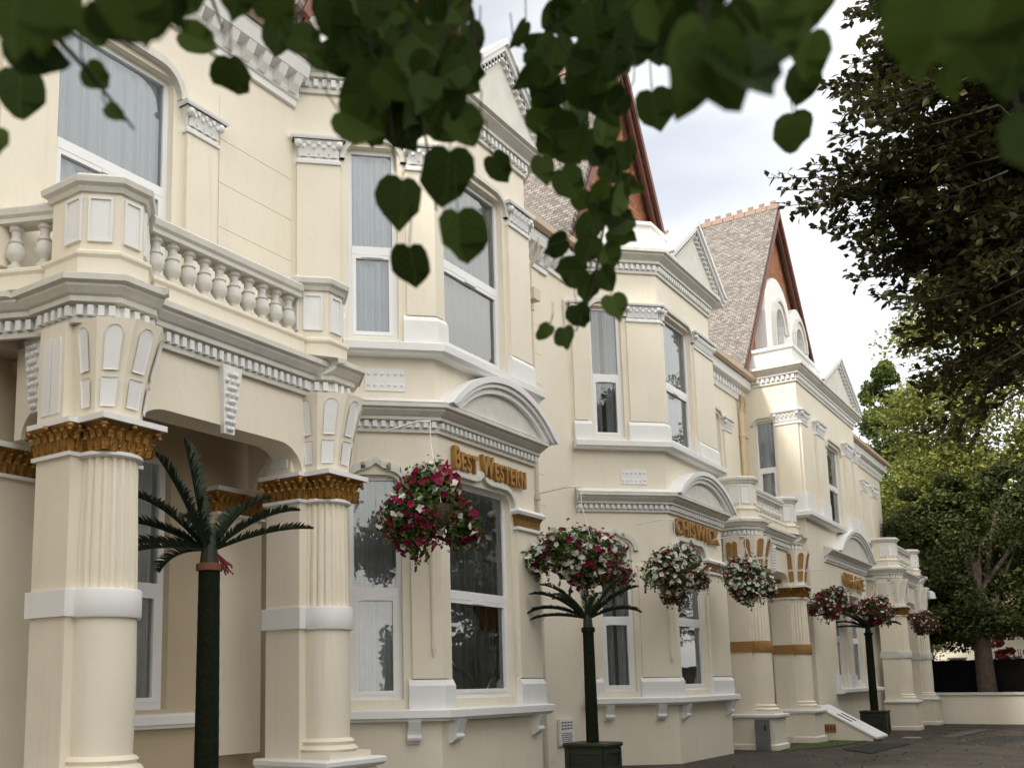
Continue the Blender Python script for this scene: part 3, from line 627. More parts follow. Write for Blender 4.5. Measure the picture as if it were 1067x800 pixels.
# far house: wall over the second porch, square bay and the end wall
def far_house():
    org = (37, 9.3, 0)
    root = empty('hotel_house', org, 'cream hotel house with a square pedimented bay beside the ochre-banded porch', 'building', 'hotel terrace')
    dz = .3; X0, X1, Yb = 33.0, 41.0, 8.3
    fA = Face((27.6, 10), (33, 10)); fL = Face((33, 10), (33, 8.3)); fF = Face((X0, Yb), (X1, Yb)); fR = Face((X1, Yb), (X1, 9.3)); fE = Face((X1, 9.3), (51, 9.3)); fG = Face((51, 9.3), (51, 14))
    m = MB(); wz = (6.95, 9.95, 8.35)
    m.wall(fA, [(0, -.4), (fA.L, -.4), (fA.L, 11), (0, 11)], [rounded_hole(1.9, 3.0, 6.9, 9.75, .18), rounded_hole(1.2, 3.0, 1.5, 4.6, .18)])
    m.wall(fL, [(0, -.4), (fL.L, -.4), (fL.L, 11.3), (0, 11.3)], [rounded_hole(.34, .94, wz[0], wz[1], .14)])
    m.wall(fF, [(0, -.4), (fF.L, -.4), (fF.L, 11.3), (0, 11.3)], [rounded_hole(3.5, 5.3, 6.95, 9.75, .2), rounded_hole(2.6, 3.9, 1.55, 4.6, .2), rounded_hole(4.9, 6.6, 1.55, 4.6, .2)])
    m.wall(fR, [(0, -.4), (fR.L, -.4), (fR.L, 11.3), (0, 11.3)])
    m.wall(fE, [(0, -.4), (fE.L, -.4), (fE.L, 11.3), (0, 11.3)], [rounded_hole(3.1, 5.2, 6.9, 9.6, .2), rounded_hole(3.1, 5.2, 1.5, 4.6, .2)])
    m.wall(fG, [(0, -.4), (fG.L, -.4), (fG.L, 11.3), (0, 11.3)])
    m.build('wall', CREAM, root, org)
    window(fA, 1.9, 3.0, 6.9, 9.75, 8.3, root, org); window(fA, 1.2, 3.0, 1.5, 4.6, 3.0, root, org)
    window(fL, .34, .94, *wz, root, org, curtain=CURTW, bw=.05); window(fF, 3.5, 5.3, 6.95, 9.75, 8.3, root, org)
    window(fF, 2.6, 3.9, 1.55, 4.6, 3.05, root, org, curtain=CURTD); window(fF, 4.9, 6.6, 1.55, 4.6, 3.05, root, org, curtain=CURTD)
    window(fE, 3.1, 5.2, 6.9, 9.6, 8.2, root, org); window(fE, 3.1, 5.2, 1.5, 4.6, 3.0, root, org)
    path = [(33, 10), (33, 8.3), (X1, Yb), (X1, 9.3)]
    MB().sweep(path, sillprof(6.68, .2, .26)).build('window_sill', WHITE, root, org)
    MB().sweep([(35.3, Yb), (X1, Yb), (X1, 9.3)], sillprof(1.25, .16, .3)).build('window_sill', WHITE, root, org)
    pm = MB(); cm = MB(); bl = MB()
    for f, a, b in ((fL, 1.02, 1.7), (fF, 0, .75), (fF, 1.9, 2.9), (fF, 5.9, 6.9), (fF, 7.3, 8.0), (fE, 1.6, 2.4), (fE, 5.7, 6.6), (fE, 7.6, 8.6)):
        pil(pm, f, a, b, 7.45, 9.7, .08); capital(cm, f, a, b, 9.7, 10.15, .08)
        bl.cut(); bl.loft([[f.pt(s, z, d) for s, d in ((a-.05, 0), (a-.05, .14), (b+.05, .14), (b+.05, 0))] for z in (6.88, 7.45)])
    for f, a, b in ((fF, 2.35, 2.55), (fF, 4.0, 4.8), (fF, 6.75, 7.9)):
        pil(pm, f, a, b, 1.85, 4.6, .08)
        bl.cut(); bl.loft([[f.pt(s, z, d) for s, d in ((a-.04, 0), (a-.04, .14), (b+.04, .14), (b+.04, 0))] for z in (1.41, 1.85)])
    pil(pm, fA, 3.15, 3.8, 7.2, 9.3, .07); capital(cm, fA, 3.15, 3.8, 9.3, 9.7, .07)
    pm.build('pilaster', CREAM, root, org); cm.build('leaf_capital', WHITE, root, org, smooth=True); bl.build('pilaster_plinth', WHITE, root, org)
    hm = MB(); hood(hm, fL, .3, .98, 10.02, drop=.2, wd=.05); hood(hm, fF, 3.4, 5.4, 9.85, drop=.3); hood(hm, fA, 1.85, 3.05, 9.84, drop=.2); hood(hm, fE, 3.0, 5.3, 9.7); hm.build('hood_mould', GREYW, root, org)
    zc = 11.08
    MB().sweep(path, entab(zc, .55, .3)).build('cornice', GREYW, root, org)
    MB().dentils(path, .03, .1, zc+.1, zc+.22, .08, .07).build('dentil_trim', WHITE, root, org)
    MB().sweep([(33.08, 10), (33.08, 8.38), (X1-.08, Yb+.08), (X1-.08, 9.3)], [(0, zc+.5), (.02, zc+.5), (.02, zc+1.12), (.09, zc+1.16), (.09, zc+1.26), (-.25, zc+1.28), (-.25, zc+.5)]).build('parapet', WHITE, root, org)
    tri_pediment(root, org, X0+2.4, X1+.45, Yb-.34, Yb+.4, zc+.6, zc+2.15)
    arch_pediment(root, org, X0+3.0, X1+.5, Yb-.36, Yb+.4, 5.95, .95, None)
    p2 = [(35.0, Yb), (X1, Yb), (X1, 9.3)]
    MB().sweep(p2, entab(5.5, .42, .29)).build('entablature', GREYW, root, org)
    MB().dentils(p2, .03, .1, 5.57, 5.67, .075, .07).build('dentil_trim', WHITE, root, org)
    # gutters, cornice and roofs
    for f, z in ((fA, 10.62), (fE, 10.75)):
        pth = [f.xy(0), f.xy(f.L)] if f is fA else [f.xy(0), f.xy(f.L), (51, 14)]
        MB().sweep(pth, [(0, z), (.06, z), (.1, z+.12), (.1, z+.34), (.3, z+.38), (.34, z+.62), (0, z+.66)]).build('cornice', WHITE, root, org)
        MB().sweep(pth, [(.36, z+.64), (.5, z+.66), (.52, z+.78), (.46, z+.7), (.36, z+.7)]).build('gutter', ORANGE if 0 else newmat('gutter_paint', (.55, .43, .30), .5), root, org)
        MB().dentils(pth[:2], .1, .16, z+.14, z+.3, .12, .14).build('modillion_trim', WHITE, root, org)
        yw = f.p[1]; rf = MB(); rf.loft([[(x, yw-.4, z+.7), (x, yw+5, z+6.0), (x, yw+5, z+5.9), (x, yw-.36, z+.64)] for x in (f.p[0], f.p[0]+f.L)]); rf.build('roof', TILEBROWN, root, org)
    roof_gable(root, org, 37.9, 19.2, 32.6, 43.2, 11.9, 9.95, 14.0)
    # white two-light window standing in the gable
    gf = Face((34.75, 9.55), (40.4, 9.55)); am = MB()
    def arcs(z0, zs):
        p = [(0, z0), (6, z0), (6, zs)]
        for c, r in ((4.5, 1.5), (1.5, 1.5)):
            for k in range(9): a = math.pi*k/8; p.append((c+r*math.cos(a), zs+r*1.25*math.sin(a)))
        return p
    def light(c): 
        p = [(c-.55, 12.6), (c+.55, 12.6), (c+.55, 14.0)]
        for k in range(1, 9): a = math.pi*k/8; p.append((c+.55*math.cos(a), 14.0+.75*math.sin(a)))
        return p
    outl = [(0, 11.9), (5.6, 11.9), (5.6, 14.3), (5.45, 14.9), (5.1, 15.3), (4.6, 15.5), (4.3, 15.55), (3.9, 15.45), (3.45, 15.2), (3.1, 15.0), (2.95, 15.35), (2.6, 15.65), (2.1, 15.85), (1.7, 15.9), (1.2, 15.8), (.7, 15.5), (.3, 15.0), (0, 14.3)]
    am.wall(gf, outl, [light(1.7), light(4.3)], .25); n = len(outl)
    am.add([gf.pt(a, b, 0) for a, b in outl]+[gf.pt(a, b, -.5) for a, b in outl], [(i, (i+1) % n, n+(i+1) % n, n+i) for i in range(n)])
    aw = am.build('gable_window', WHITE, root, org)
    for c in (1.7, 4.3):
        hd = MB(); lp = light(c)[2:] + [(c-.55, 12.6)]
        for e0_, e1_, dd in ((.02, .22, .06), (.22, .36, .12)):
            cz = 14.0; A_ = [(c+(a-c)*(1+e0_/.55), cz+(b-cz)*(1+e0_/.55) if b > cz else b) for a, b in lp]; B_ = [(c+(a-c)*(1+e1_/.55), cz+(b-cz)*(1+e1_/.65) if b > cz else b) for a, b in lp]
            for i in range(len(lp)-1): hd.loft([[gf.pt(*w_, d_) for w_ in (A_[i], A_[i+1], B_[i+1], B_[i])] for d_ in (0, dd)])
        hd.build('hood_mould', GREYW, aw, org)
    gp = MB()
    for c in (1.7, 4.3): gp.add([gf.pt(a, b, -.2) for a, b in light(c)], [tuple(range(11))])
    gp.build('pane', GLASS, aw, org)
    cb = MB(); cb.add([gf.pt(.5, 12.4, -.3), gf.pt(5.5, 12.4, -.3), gf.pt(5.5, 15.0, -.3), gf.pt(.5, 15.0, -.3)], [(0, 1, 2, 3)]); cb.build('blind', CURTW, aw, org)
    for x in (32.45, 32.75):
        dp = MB(); dp.tube([(x, 9.86, 10.9), (x, 9.86, 10.5), (x, 9.9, 10.2), (x, 9.9, 0)], .075 if x < 32.6 else .055, 8)
        for z in (9.4, 7.4, 5.2, 3.0): dp.tube([(x, 9.9, z), (x, 9.9, z+.12)], .1, 8)
        dp.build('drainpipe', newmat('pipe_paint', (.66, .53, .34), .5), root, org, smooth=True)
    return root
H3 = far_house()
# drainpipes between the first and second house
dpm = newmat('pipe_paint', (.62, .53, .41), .5)
d = MB(); d.tube([(18.5, 9.7, 11.0), (18.5, 9.7, 10.7), (18.5, 9.9, 10.3), (18.5, 9.9, 0)], .048, 8)
for z in (9.4, 7.4, 5.4, 3.0): d.tube([(18.5, 9.9, z), (18.5, 9.9, z+.1)], .068, 8)
d.build('drainpipe', dpm, H2, (23.6, 10, 0), smooth=True)
MB().box(18.36, 18.64, 9.74, 9.96, 9.6, 9.85).build('hopper_head', dpm, H2, (23.6, 10, 0))

# ------------------------------------------------------------------ entrance porches
def porch(c1, c2, cy, yw, label, bandm, panelm, capm, z00=0.0, spl=0.0):
    org = ((c1+c2)/2, cy, 0)
    root = empty('entrance_porch', org, label, 'porch', 'columned entrance porches')
    ZA = 4.42; hw = .48
    yb = cy+.62                                       # back of the pilasters
    for k, c in enumerate((c1, c2)):
        # pedestal
        p = MB(); p.box(c-.50, c+.50, cy-.42, yb+.04, z00-.2, .78)
        p.sweep([(c-.5, yb+.04), (c-.5, cy-.42), (c+.5, cy-.42), (c+.5, yb+.04)], [(0, z00-.2), (.05, z00-.2), (.05, z00+.12), (0, z00+.15)])
        p.build('pedestal', CREAM, root, org)
        MB().sweep([(c-.5, yb+.04), (c-.5, cy-.42), (c+.5, cy-.42), (c+.5, yb+.04)], [(-.5, .78), (.05, .78), (.09, .82), (.09, .87), (.06, .89), (-.5, .89)]).build('pedestal_cap', WHITE, root, org)
        # pilaster
        q = MB(); q.box(c-.42, c+.42, cy+.06, yb, .89, 4.06); pi = q.build('pilaster', CREAM, root, org)
        x = MB(); x.box(c-.46, c+.46, cy+.02, yb+.04, 2.46, 2.72); x.build('band', bandm, pi, org)
        x = MB(); leafy(x, c, (cy+.06+yb)/2, .42, (yb-cy-.06)/2, 4.08, 4.36); x.build('capital', capm, pi, org, smooth=True)
        x = MB(); x.box(c-.50, c+.50, cy+.0, yb+.07, 4.36, ZA-.003); x.box(c-.46, c+.46, cy+.03, yb+.035, 4.04, 4.08); x.build('abacus', WHITE, pi, org)
        # column: smooth below the band, fluted above
        q = MB(); q.lathe(c, cy, [(.30, 1.10), (.315, 1.5), (.315, 2.0), (.31, 2.46)], 40)
        q.lathe(c, cy, [(.31, 2.44), (.30, 3.2), (.285, 3.8), (.28, 4.03)], 120, mod=lambda a, z: 1-.10*max(0, math.cos(a*20))**.6 if True else 1)
        co = q.build('column', CREAM, root, org, smooth=True)
        x = MB(); x.lathe(c, cy, [(.345, 2.45), (.355, 2.47), (.355, 2.71), (.345, 2.73)], 40); x.build('band', bandm, co, org, smooth=True)
        x = MB(); leafy(x, c, cy, .27, .27, 4.08, 4.36); x.lathe(c, cy, [(.28, 4.05), (.29, 4.3)], 24); x.build('capital', capm, co, org, smooth=True)
        x = MB(); x.box(c-.40, c+.40, cy-.40, cy+.3, 4.362, ZA); x.lathe(c, cy, [(.30, 4.03), (.335, 4.045), (.335, 4.075), (.30, 4.09)], 40); x.build('abacus', WHITE, co, org)
        x = MB(); x.box(c-.40, c+.40, cy-.40, cy+.2, .89, .97); x.lathe(c, cy, [(.38, .97), (.41, 1.0), (.38, 1.035), (.34, 1.05), (.345, 1.07), (.365, 1.09), (.345, 1.115), (.31, 1.13)], 40); x.build('base', CREAM, co, org, smooth=True)
        # flared panelled corbel between capital and entablature
        def octo(h, ch, z, f=0): return [(c-h, cy+h+.15, z), (c-h, cy-h+ch+f, z), (c-h+ch, cy-h+f, z), (c+h-ch, cy-h+f, z), (c+h, cy-h+ch+f, z), (c+h, cy+h+.15, z)]
        B0, B1 = octo(.29, .17, ZA), [(x+.10, y, z) for x, y, z in octo(.44, .27, 5.44)]
        cb = MB(); cb.loft([[tuple(np.array(p)*(1-u)+np.array(r_)*u)[:2]+(ZA+(5.44-ZA)*t,) for p, r_ in zip(B0, B1)] for t, u in [(k/10, (k/10)**2*.55+k/10*.45) for k in range(11)]]); cb.box(c-.43, c+.43, cy+.2, yb, ZA, 5.44)
        cbo = cb.build('panelled_corbel', CREAM, root, org)
        pn = MB()
        def quadpanel(a, b, za, zb, arch):
            """a,b: plan points at height za ; placed on the flared face"""
            pass
        for (i, j) in ((1, 2), (2, 3), (3, 4), (0, 1), (4, 5)):
            def PT(u, z, o):
                t = (z-ZA)/(5.44-ZA); t = t*t*.55+t*.45
                A = np.array(B0[i][:2])*(1-t)+np.array(B1[i][:2])*t; Bq = np.array(B0[j][:2])*(1-t)+np.array(B1[j][:2])*t
                d = Bq-A; Lx = np.hypot(*d); d /= Lx; nn = np.array([d[1], -d[0]]); q = (A+Bq)/2+d*u+nn*o; return (q[0], q[1], z)
            wd = .072 if i not in (0, 4) else .06; du = 0 if i not in (0, 4) else (.17 if i == 0 else -.17)
            for (za, zb, arch) in ((4.55, 4.82, 0), (4.92, 5.36, 1)):
                pts = [(-wd*.85, za), (wd*.85, za), (wd, zb-(.09 if arch else 0))]
                if arch: pts += [(wd*math.cos(a), zb-.09+.085*math.sin(a)) for a in [math.pi*k/8 for k in range(1, 8)]]
                pts += [(-wd, zb-(.09 if arch else 0))]
                pts = [(u+du, z) for u, z in pts]
                n = len(pts)
                pn.cut(); pn.add([PT(u, z, .012) for u, z in pts], [tuple(range(n))])
                # raised rim
                for s in range(n):
                    u0, z0 = pts[s]; u1, z1 = pts[(s+1) % n]
                    cu, cz = du, (za+zb)/2
                    ex = lambda u, z: (u+(.014 if u > cu else -.014), z+(.014 if z > cz else -.014))
                    a2, b2 = ex(u0, z0), ex(u1, z1)
                    cb2 = [PT(u0, z0, .012), PT(u1, z1, .012), PT(*b2, .024), PT(*a2, .024)]
                    pn.add(cb2, [(0, 1, 2, 3)])
        fP = Face((c-.43, yb), (c-.43, cy+.2)); fQ = Face((c+.43, cy+.2), (c+.43, yb))
        for f in (fP, fQ):
            for s in (.05+f.L*.22, f.L*.70):
                pts = [(s-.07, 4.5), (s+.07, 4.5), (s+.07, 5.25)]+[(s+.07*math.cos(a), 5.25+.07*math.sin(a)) for a in [math.pi*k/6 for k in range(1, 6)]]+[(s-.07, 5.25)]
                pn.cut(); pn.prism(pts, f, .0, .012)
        pn.build('inset_panel', panelm, cbo, org)
    xl, xr, x2l, x2r = c1-hw+.13, c1+hw+.09, c2-hw+.11, c2+hw+.06; vf = cy-.14; ch = .28; vm = cy+.06; sb = .13
    yp = yb+.05
    path = [(xl+sb-spl, yw), (xl+sb-spl*.12, yp), (xl, yp), (xl, vf+ch), (xl+ch, vf), (xr-ch, vf), (xr, vf+ch), (xr, vm), (x2l, vm), (x2l, vf+ch), (x2l+ch, vf), (x2r-ch, vf), (x2r, vf+ch), (x2r, yp), (x2r-sb, yp), (x2r-sb, yw)]
    # arched beams (front and both sides)
    def beam(fr, a0, a1, th, name='arched_beam'):
        z0, z1 = ZA-.0, 5.44; rise = .34; r = .42; n = 8
        pts = [(0, z1), (0, z0)]
        if a0 > 0: pts.append((a0, z0))
        for k in range(1, n+1): t = math.pi/2*k/n; pts.append((a0+r-r*math.cos(t), z0+rise*math.sin(t)))
        for k in range(0, n): t = math.pi/2*k/n; pts.append((a1-r+r*math.sin(t), z0+rise*math.cos(t)))
        pts.append((a1, z0))
        if a1 < fr.L: pts.append((fr.L, z0))
        pts.append((fr.L, z1))
        MB().prism(pts, fr, -th, 0).build(name, CREAM, root, org)
    beam(Face((c1, vm+.01), (c2, vm+.01)), .36, c2-c1-.36, .42)
    beam(Face((xl+sb+.01, yw), (xl+sb+.01, yb-.1)), .12, yw-yb+.1, .42)
    beam(Face((x2r-sb-.01, yb-.1), (x2r-sb-.01, yw)), 0.0, yw-yb-.02, .42)
    MB().box(xl+.3, x2r-.3, vm+.3, yw+.36, 5.30, 5.42).build('ceiling', SHADEST, root, org)
    # carved keystones
    for fr, s in ((Face((c1, vm+.01), (c2, vm+.01)), (c2-c1)/2), (Face((xl+sb+.01, yw), (xl+sb+.01, yb-.1)), (yw-yb)/2+.05)):
        k = MB(); k.loft([[fr.pt(a, z, d) for a, d in ((s-h, 0), (s-h, o), (s+h, o), (s+h, 0))] for z, h, o in ((4.66, .085, .05), (5.1, .12, .08), (5.46, .155, .10))])
        for i in range(9):
            z = 4.72+.08*i; hh = .05+.05*(z-4.7)/.7
            for sg in (-1, 0, 1): k.sphere(fr.pt(s+sg*hh*(.9 if i % 2 else .55), z, .062+.05*(z-4.66)/.8), .03, 5)
        k.build('keystone', WHITE, root, org)
    MB().sweep(path, entab(5.43, .46, .25)).build('entablature', GREYW, root, org)
    MB().dentils(path, .03, .095, 5.50, 5.605, .062, .05).build('dentil_trim', WHITE, root, org)
    # balcony floor, plinth, piers and balustrade
    MB().sweep(path, [(-.05, 5.9), (.02, 5.96), (.02, 6.14), (.05, 6.17), (.05, 6.20), (.0, 6.235), (-.3, 6.235), (-.3, 5.9)]).build('balcony_plinth', CREAM, root, org)
    MB().box(xl+.35, x2r-.35, vm+.25, yw, 5.85, 5.97).build('balcony_floor', LEAD, root, org)
    for c, h in (((xl+xr)/2, (xr-xl)/2-.03), ((x2l+x2r)/2, (x2r-x2l)/2-.03)):
        f = vf+.03
        pts = [(c-h, yp-.02), (c-h, f+ch), (c-h+ch, f), (c+h-ch, f), (c+h, f+ch), (c+h, yp-.02)]
        b = MB(); b.loft([[(x, y, z) for x, y in pts] for z in (6.2, 6.9)]); bo = b.build('balcony_pier', CREAM, root, org)
        MB().sweep(pts, [(-.3, 6.88), (.03, 6.88), (.05, 6.93), (.09, 6.96), (.10, 7.02), (.06, 7.06), (-.3, 7.08)], closed=True).build('pier_cap', GREYW, bo, org)
        pa = MB()
        for i in (0, 1, 2, 3, 4):
            fr = Face(pts[i], pts[i+1]); s = fr.L*.5 if i not in (0, 4) else (fr.L*.78 if i == 0 else fr.L*.22); wd = min(.10, fr.L*.28)
            pa.cut(); pa.prism([(s-wd, 6.36), (s+wd, 6.36), (s+wd, 6.80), (s-wd, 6.80)], fr, .0, .012)
            for (a0, a1, b0, b1) in ((s-wd-.025, s-wd, 6.335, 6.825), (s+wd, s+wd+.025, 6.335, 6.825), (s-wd, s+wd, 6.335, 6.36), (s-wd, s+wd, 6.80, 6.825)):
                pa.prism([(a0, b0), (a1, b0), (a1, b1), (a0, b1)], fr, .0, .03)
        pa.build('inset_panel', WHITE, bo, org)
    bp = [(.045, 6.235), (.085, 6.24), (.085, 6.29), (.05, 6.31), (.05, 6.34), (.098, 6.40), (.10, 6.45), (.085, 6.52), (.07, 6.545), (.085, 6.56), (.07, 6.575), (.048, 6.62), (.055, 6.68), (.08, 6.70), (.08, 6.75)]
    proto = None
    for fr, a0, a1 in ((Face((xr, vm+.14), (x2l, vm+.14)), 0, x2l-xr), (Face((xl+sb+.12-spl, yw), (xl+sb+.12-spl*.12, yp)), 0, yw-yp), (Face((x2r-sb-.14, yp), (x2r-sb-.14, yw)), 0, yw-yp)):
        if a1-a0 < .3: continue
        rl = MB(); rl.sweep([fr.xy(a0-.02), fr.xy(a1+.02)], [(-.12, 6.75), (.12, 6.75), (.12, 6.80), (.15, 6.83), (.16, 6.90), (.12, 6.94), (-.12, 6.94), (-.16, 6.90), (-.15, 6.83), (-.12, 6.80), (-.12, 6.75)]); rl.build('rail', GREYW, root, org)
        k = int((a1-a0)/.235)
        for i in range(k):
            x, y = fr.xy(a0+(a1-a0)*(i+.5)/k)
            if proto is None:
                proto = MB().lathe(0, 0, bp, 16).build('baluster', GREYW, root, (0, 0, 0), smooth=True); proto.location = (x-org[0], y-org[1], 0)
            else:
                b = proto.copy(); C.objects.link(b); b.location = (x-org[0], y-org[1], 0)
    # wall responds inside
    for c in (c1, c2):
        p = MB(); p.box(c-.42, c+.42, yw+.16, yw+.4, .89, 4.06); po = p.build('wall_respond', CREAM, root, org)
        x = MB(); leafy(x, c, yw+.3, .42, .13, 4.08, 4.36); x.build('capital', capm, po, org, smooth=True)
        x = MB(); x.box(c-.5, c+.5, yw+.06, yw+.4, 4.36, 4.42); x.box(c-.46, c+.46, yw+.12, yw+.4, 4.04, 4.08); x.build('abacus', WHITE, po, org)
    # low plinth wall and floor
    MB().box(c1-.3, c2+.3, cy+.2, yw+.35, z00-.2, .16).build('floor_slab', GREYW, root, org)
    return root
P1 = porch(7.03, 10.40, 8.65, 10.0, 'columned porch with white bands and white inset panels shading the thick-trunked palm', WHITE, WHITE, GOLD, spl=.36)
P2 = porch(27.3, 31.2, 8.30, 9.75, 'columned porch with ochre bands and ochre arched panels above its columns', ORANGE, ORANGE, GOLD)
P3 = porch(42.9, 47.6, 7.60, 9.3, 'columned porch with pale bands beside the low forecourt wall', GREYW, GREYW, GOLD, -.2)
# ------------------------------------------------------------------ lettering signs
def letter_sign(words, x0, x1, z, y, label, big=0.33, small=0.26):
    root = empty('sign', ((x0+x1)/2, y, z), label, 'sign', 'gold lettering over the bays')
    chars = []; 
    for wi, wd in enumerate(words.split()):
        for i, ch in enumerate(wd): chars.append((ch, big if i == 0 else small))
        chars.append((None, .15))
    chars = chars[:-1]; objs = []; xx = 0
    for ch, h in chars:
        if ch is None: xx += .16; continue
        cu = bpy.data.curves.new('letter', 'FONT'); cu.body = ch; cu.size = h/0.69; cu.extrude = .03; cu.bevel_depth = .006; cu.offset = 0.008
        ob = bpy.data.objects.new('letter', cu); C.objects.link(ob)
        dg = bpy.context.evaluated_depsgraph_get(); me = bpy.data.meshes.new_from_object(ob.evaluated_get(dg)); me.name = 'letter'
        C.objects.unlink(ob); bpy.data.objects.remove(ob)
        xs_ = [v.co.x for v in me.vertices]; lo, hi = min(xs_), max(xs_)
        objs.append((me, xx, lo, hi)); xx += (hi-lo)+.05
    k = (x1-x0)/(xx-.05)
    for me, px, lo, hi in objs:
        for v in me.vertices:
            a, b, c = v.co; v.co = (x0+(px+a-lo)*k-(x0+x1)/2, -c, b)
        me.materials.clear(); me.materials.append(LETTER)
        # serifs: little feet at both ends of the letter
        o = bpy.data.objects.new('letter', me); C.objects.link(o); o.parent = root
    return root
letter_sign('BEST WESTERN', 13.15, 15.35, 4.98, 8.5-.055, 'two-word gold lettering under the arched pediment of a canted bay')
letter_sign('CHISWICK', 22.2, 25.1, 5.02, 8.5-.055, 'one-word gold lettering under the arched pediment of a canted bay', .33, .33)
letter_sign('PALACE', 37.2, 40.2, 4.85, 8.3-.1, 'small dark gold lettering under the arched pediment of the square bay', .45, .45)

# ------------------------------------------------------------------ hanging baskets
def leafquad(vs, fs, p, n, t, ln, wd, fold=.25):
    n = np.array(n); t = np.array(t); b = np.cross(n, t); o = len(vs); p = np.array(p)
    vs += [tuple(p-t*ln*.5), tuple(p+b*wd*.5+n*fold*wd), tuple(p+t*ln*.5), tuple(p-b*wd*.5+n*fold*wd), tuple(p)]
    fs += [(o, o+1, o+4), (o+1, o+2, o+4), (o+2, o+3, o+4), (o+3, o, o+4)]
def rand_frame(dirn=None, jit=1.0):
    n = rng.normal(size=3) if dirn is None else np.array(dirn)+rng.normal(size=3)*jit; n /= np.linalg.norm(n)
    t = np.cross(n, rng.normal(size=3)); t /= np.linalg.norm(t); return n, t
def raw(name, vs, fs, mat, parent=None):
    me = bpy.data.meshes.new(name); me.from_pydata(vs, [], fs); me.materials.append(mat); o = bpy.data.objects.new(name, me); C.objects.link(o)
    if parent is not None: o.parent = parent
    return o
def flower(vs, fs, p, n, r):
    n = np.array(n); t = np.cross(n, rng.normal(size=3)); t /= np.linalg.norm(t); b = np.cross(n, t); o = len(vs); p = np.array(p); vs.append(tuple(p-n*r*.5))
    k = 10
    for i in range(k): a = 2*math.pi*i/k; rr = r*(1 if i % 2 == 0 else .74); vs.append(tuple(p+(t*math.cos(a)+b*math.sin(a))*rr+n*r*.12*(i % 2)))
    fs += [(o, o+1+i, o+1+(i+1) % k) for i in range(k)]
def make_basket(loc, label, style):
    root = empty('hanging_basket', loc, label, 'flower basket', 'hanging flower baskets')
    b = MB(); b.lathe(0, 0, [(.02, -.32), (.14, -.30), (.24, -.2), (.28, -.05), (.29, 0)], 16); b.build('basket', WICKER, root, smooth=True)
    c = MB()
    for k in range(3): a = 2.1*k; c.tube([(.27*math.cos(a), .27*math.sin(a), 0), (0, 0, .85)], .006, 5)
    c.tube([(0, 0, .85), (0, 0, 1.15)], .006, 5); c.tube([(0, 0, 1.15), (.05, .25, 1.2), (.05, .75, 1.15)], .014, 6); c.build('chain', WHITE, root)
    lobes = {0: [((0, 0, .1), .40), ((-.36, .1, -.10), .34), ((.40, -.1, -.18), .30), ((-.26, .1, -.42), .26), ((.08, 0, .34), .26), ((.58, -.2, -.28), .20), ((-.58, .2, -.22), .2), ((-.25, 0, .28), .2), ((.3, 0, .2), .2)],
             1: [((0, 0, .05), .40), ((-.42, .1, -.02), .32), ((.42, -.1, -.04), .32), ((-.12, 0, -.26), .32), ((.28, 0, -.26), .26), ((.1, -.1, .26), .26), ((-.3, .1, .18), .24), ((-.62, .2, -.16), .2), ((.62, -.2, -.18), .2), ((.1, .1, -.48), .18)]}[style]
    if style: lobes = [(tuple(np.array(c0)*(.75+.5*rng.random())+rng.normal(size=3)*.07), r*(.8+.4*rng.random())) for c0, r in lobes]
    tint = (.22, .12, .10, .05, -.2, -.25)[int(loc[0]*7) % 6] if style else 0
    vs, fs = [], []; R1, R2, R3, F1, F2, F3 = [], [], [], [], [], []
    for (c0, r) in lobes:
        for i in range(int(1500*r)):
            d = rng.normal(size=3); d /= np.linalg.norm(d); q = np.array(c0)+d*r*(rng.random()**.35)*(1+.22*rng.normal())
            n, t = rand_frame(d, .7); leafquad(vs, fs, q, n, t, .085*(.6+.8*rng.random()), .05)
        for i in range(int((170 if style == 0 else 230)*r)):
            d = rng.normal(size=3); d[2] += .1; d /= np.linalg.norm(d); q = np.array(c0)+d*r*(.95+.2*rng.random()); n, t = rand_frame(d, .5)
            z = q[0]*(.9 if style == 0 else .3)+q[2]*(.35 if style == 0 else -.3)+.22*rng.normal()
            if style == 0: col = 2 if (rng.random() < (.40 if q[0]*-.5+q[2] > .12 or q[0] > .45 else .12)) else (1 if q[2] < -.25 and rng.random() < .5 else 0)
            else: col = 2 if rng.random() < .52+tint-.3*max(0, q[0]) else (1 if rng.random() < .45 else 0)
            flower(*((R1, F1), (R2, F2), (R3, F3))[col], q, n, (.036+.022*rng.random())*(1.3 if style == 0 else 1.15))
        for i in range(int(22*r)):   # trailing strands
            a = 6.28*rng.random(); p = np.array(c0)+np.array([math.cos(a)*r*.8, math.sin(a)*r*.8, -r*.5])
            for k in range(int(3+5*rng.random())):
                p = p+np.array([.014*rng.normal(), .014*rng.normal(), -.042]); n, t = rand_frame(); leafquad(vs, fs, p, n, t, .07, .045)
                if rng.random() < .22: flower(R1, F1, p, rand_frame((0, -.5, 0), .6)[0], .04)
    raw('foliage', vs, fs, BASKL, root); raw('red_blossom_foliage', R1, F1, PETR, root); raw('purple_blossom_foliage', R2, F2, PETD, root); raw('white_blossom_foliage', R3, F3, PETW, root)
    return root
pb = at(450, 527, 7.75); BK = [make_basket(tuple(pb), 'red and magenta flower basket hanging beside the two-word gold lettering', 0)]
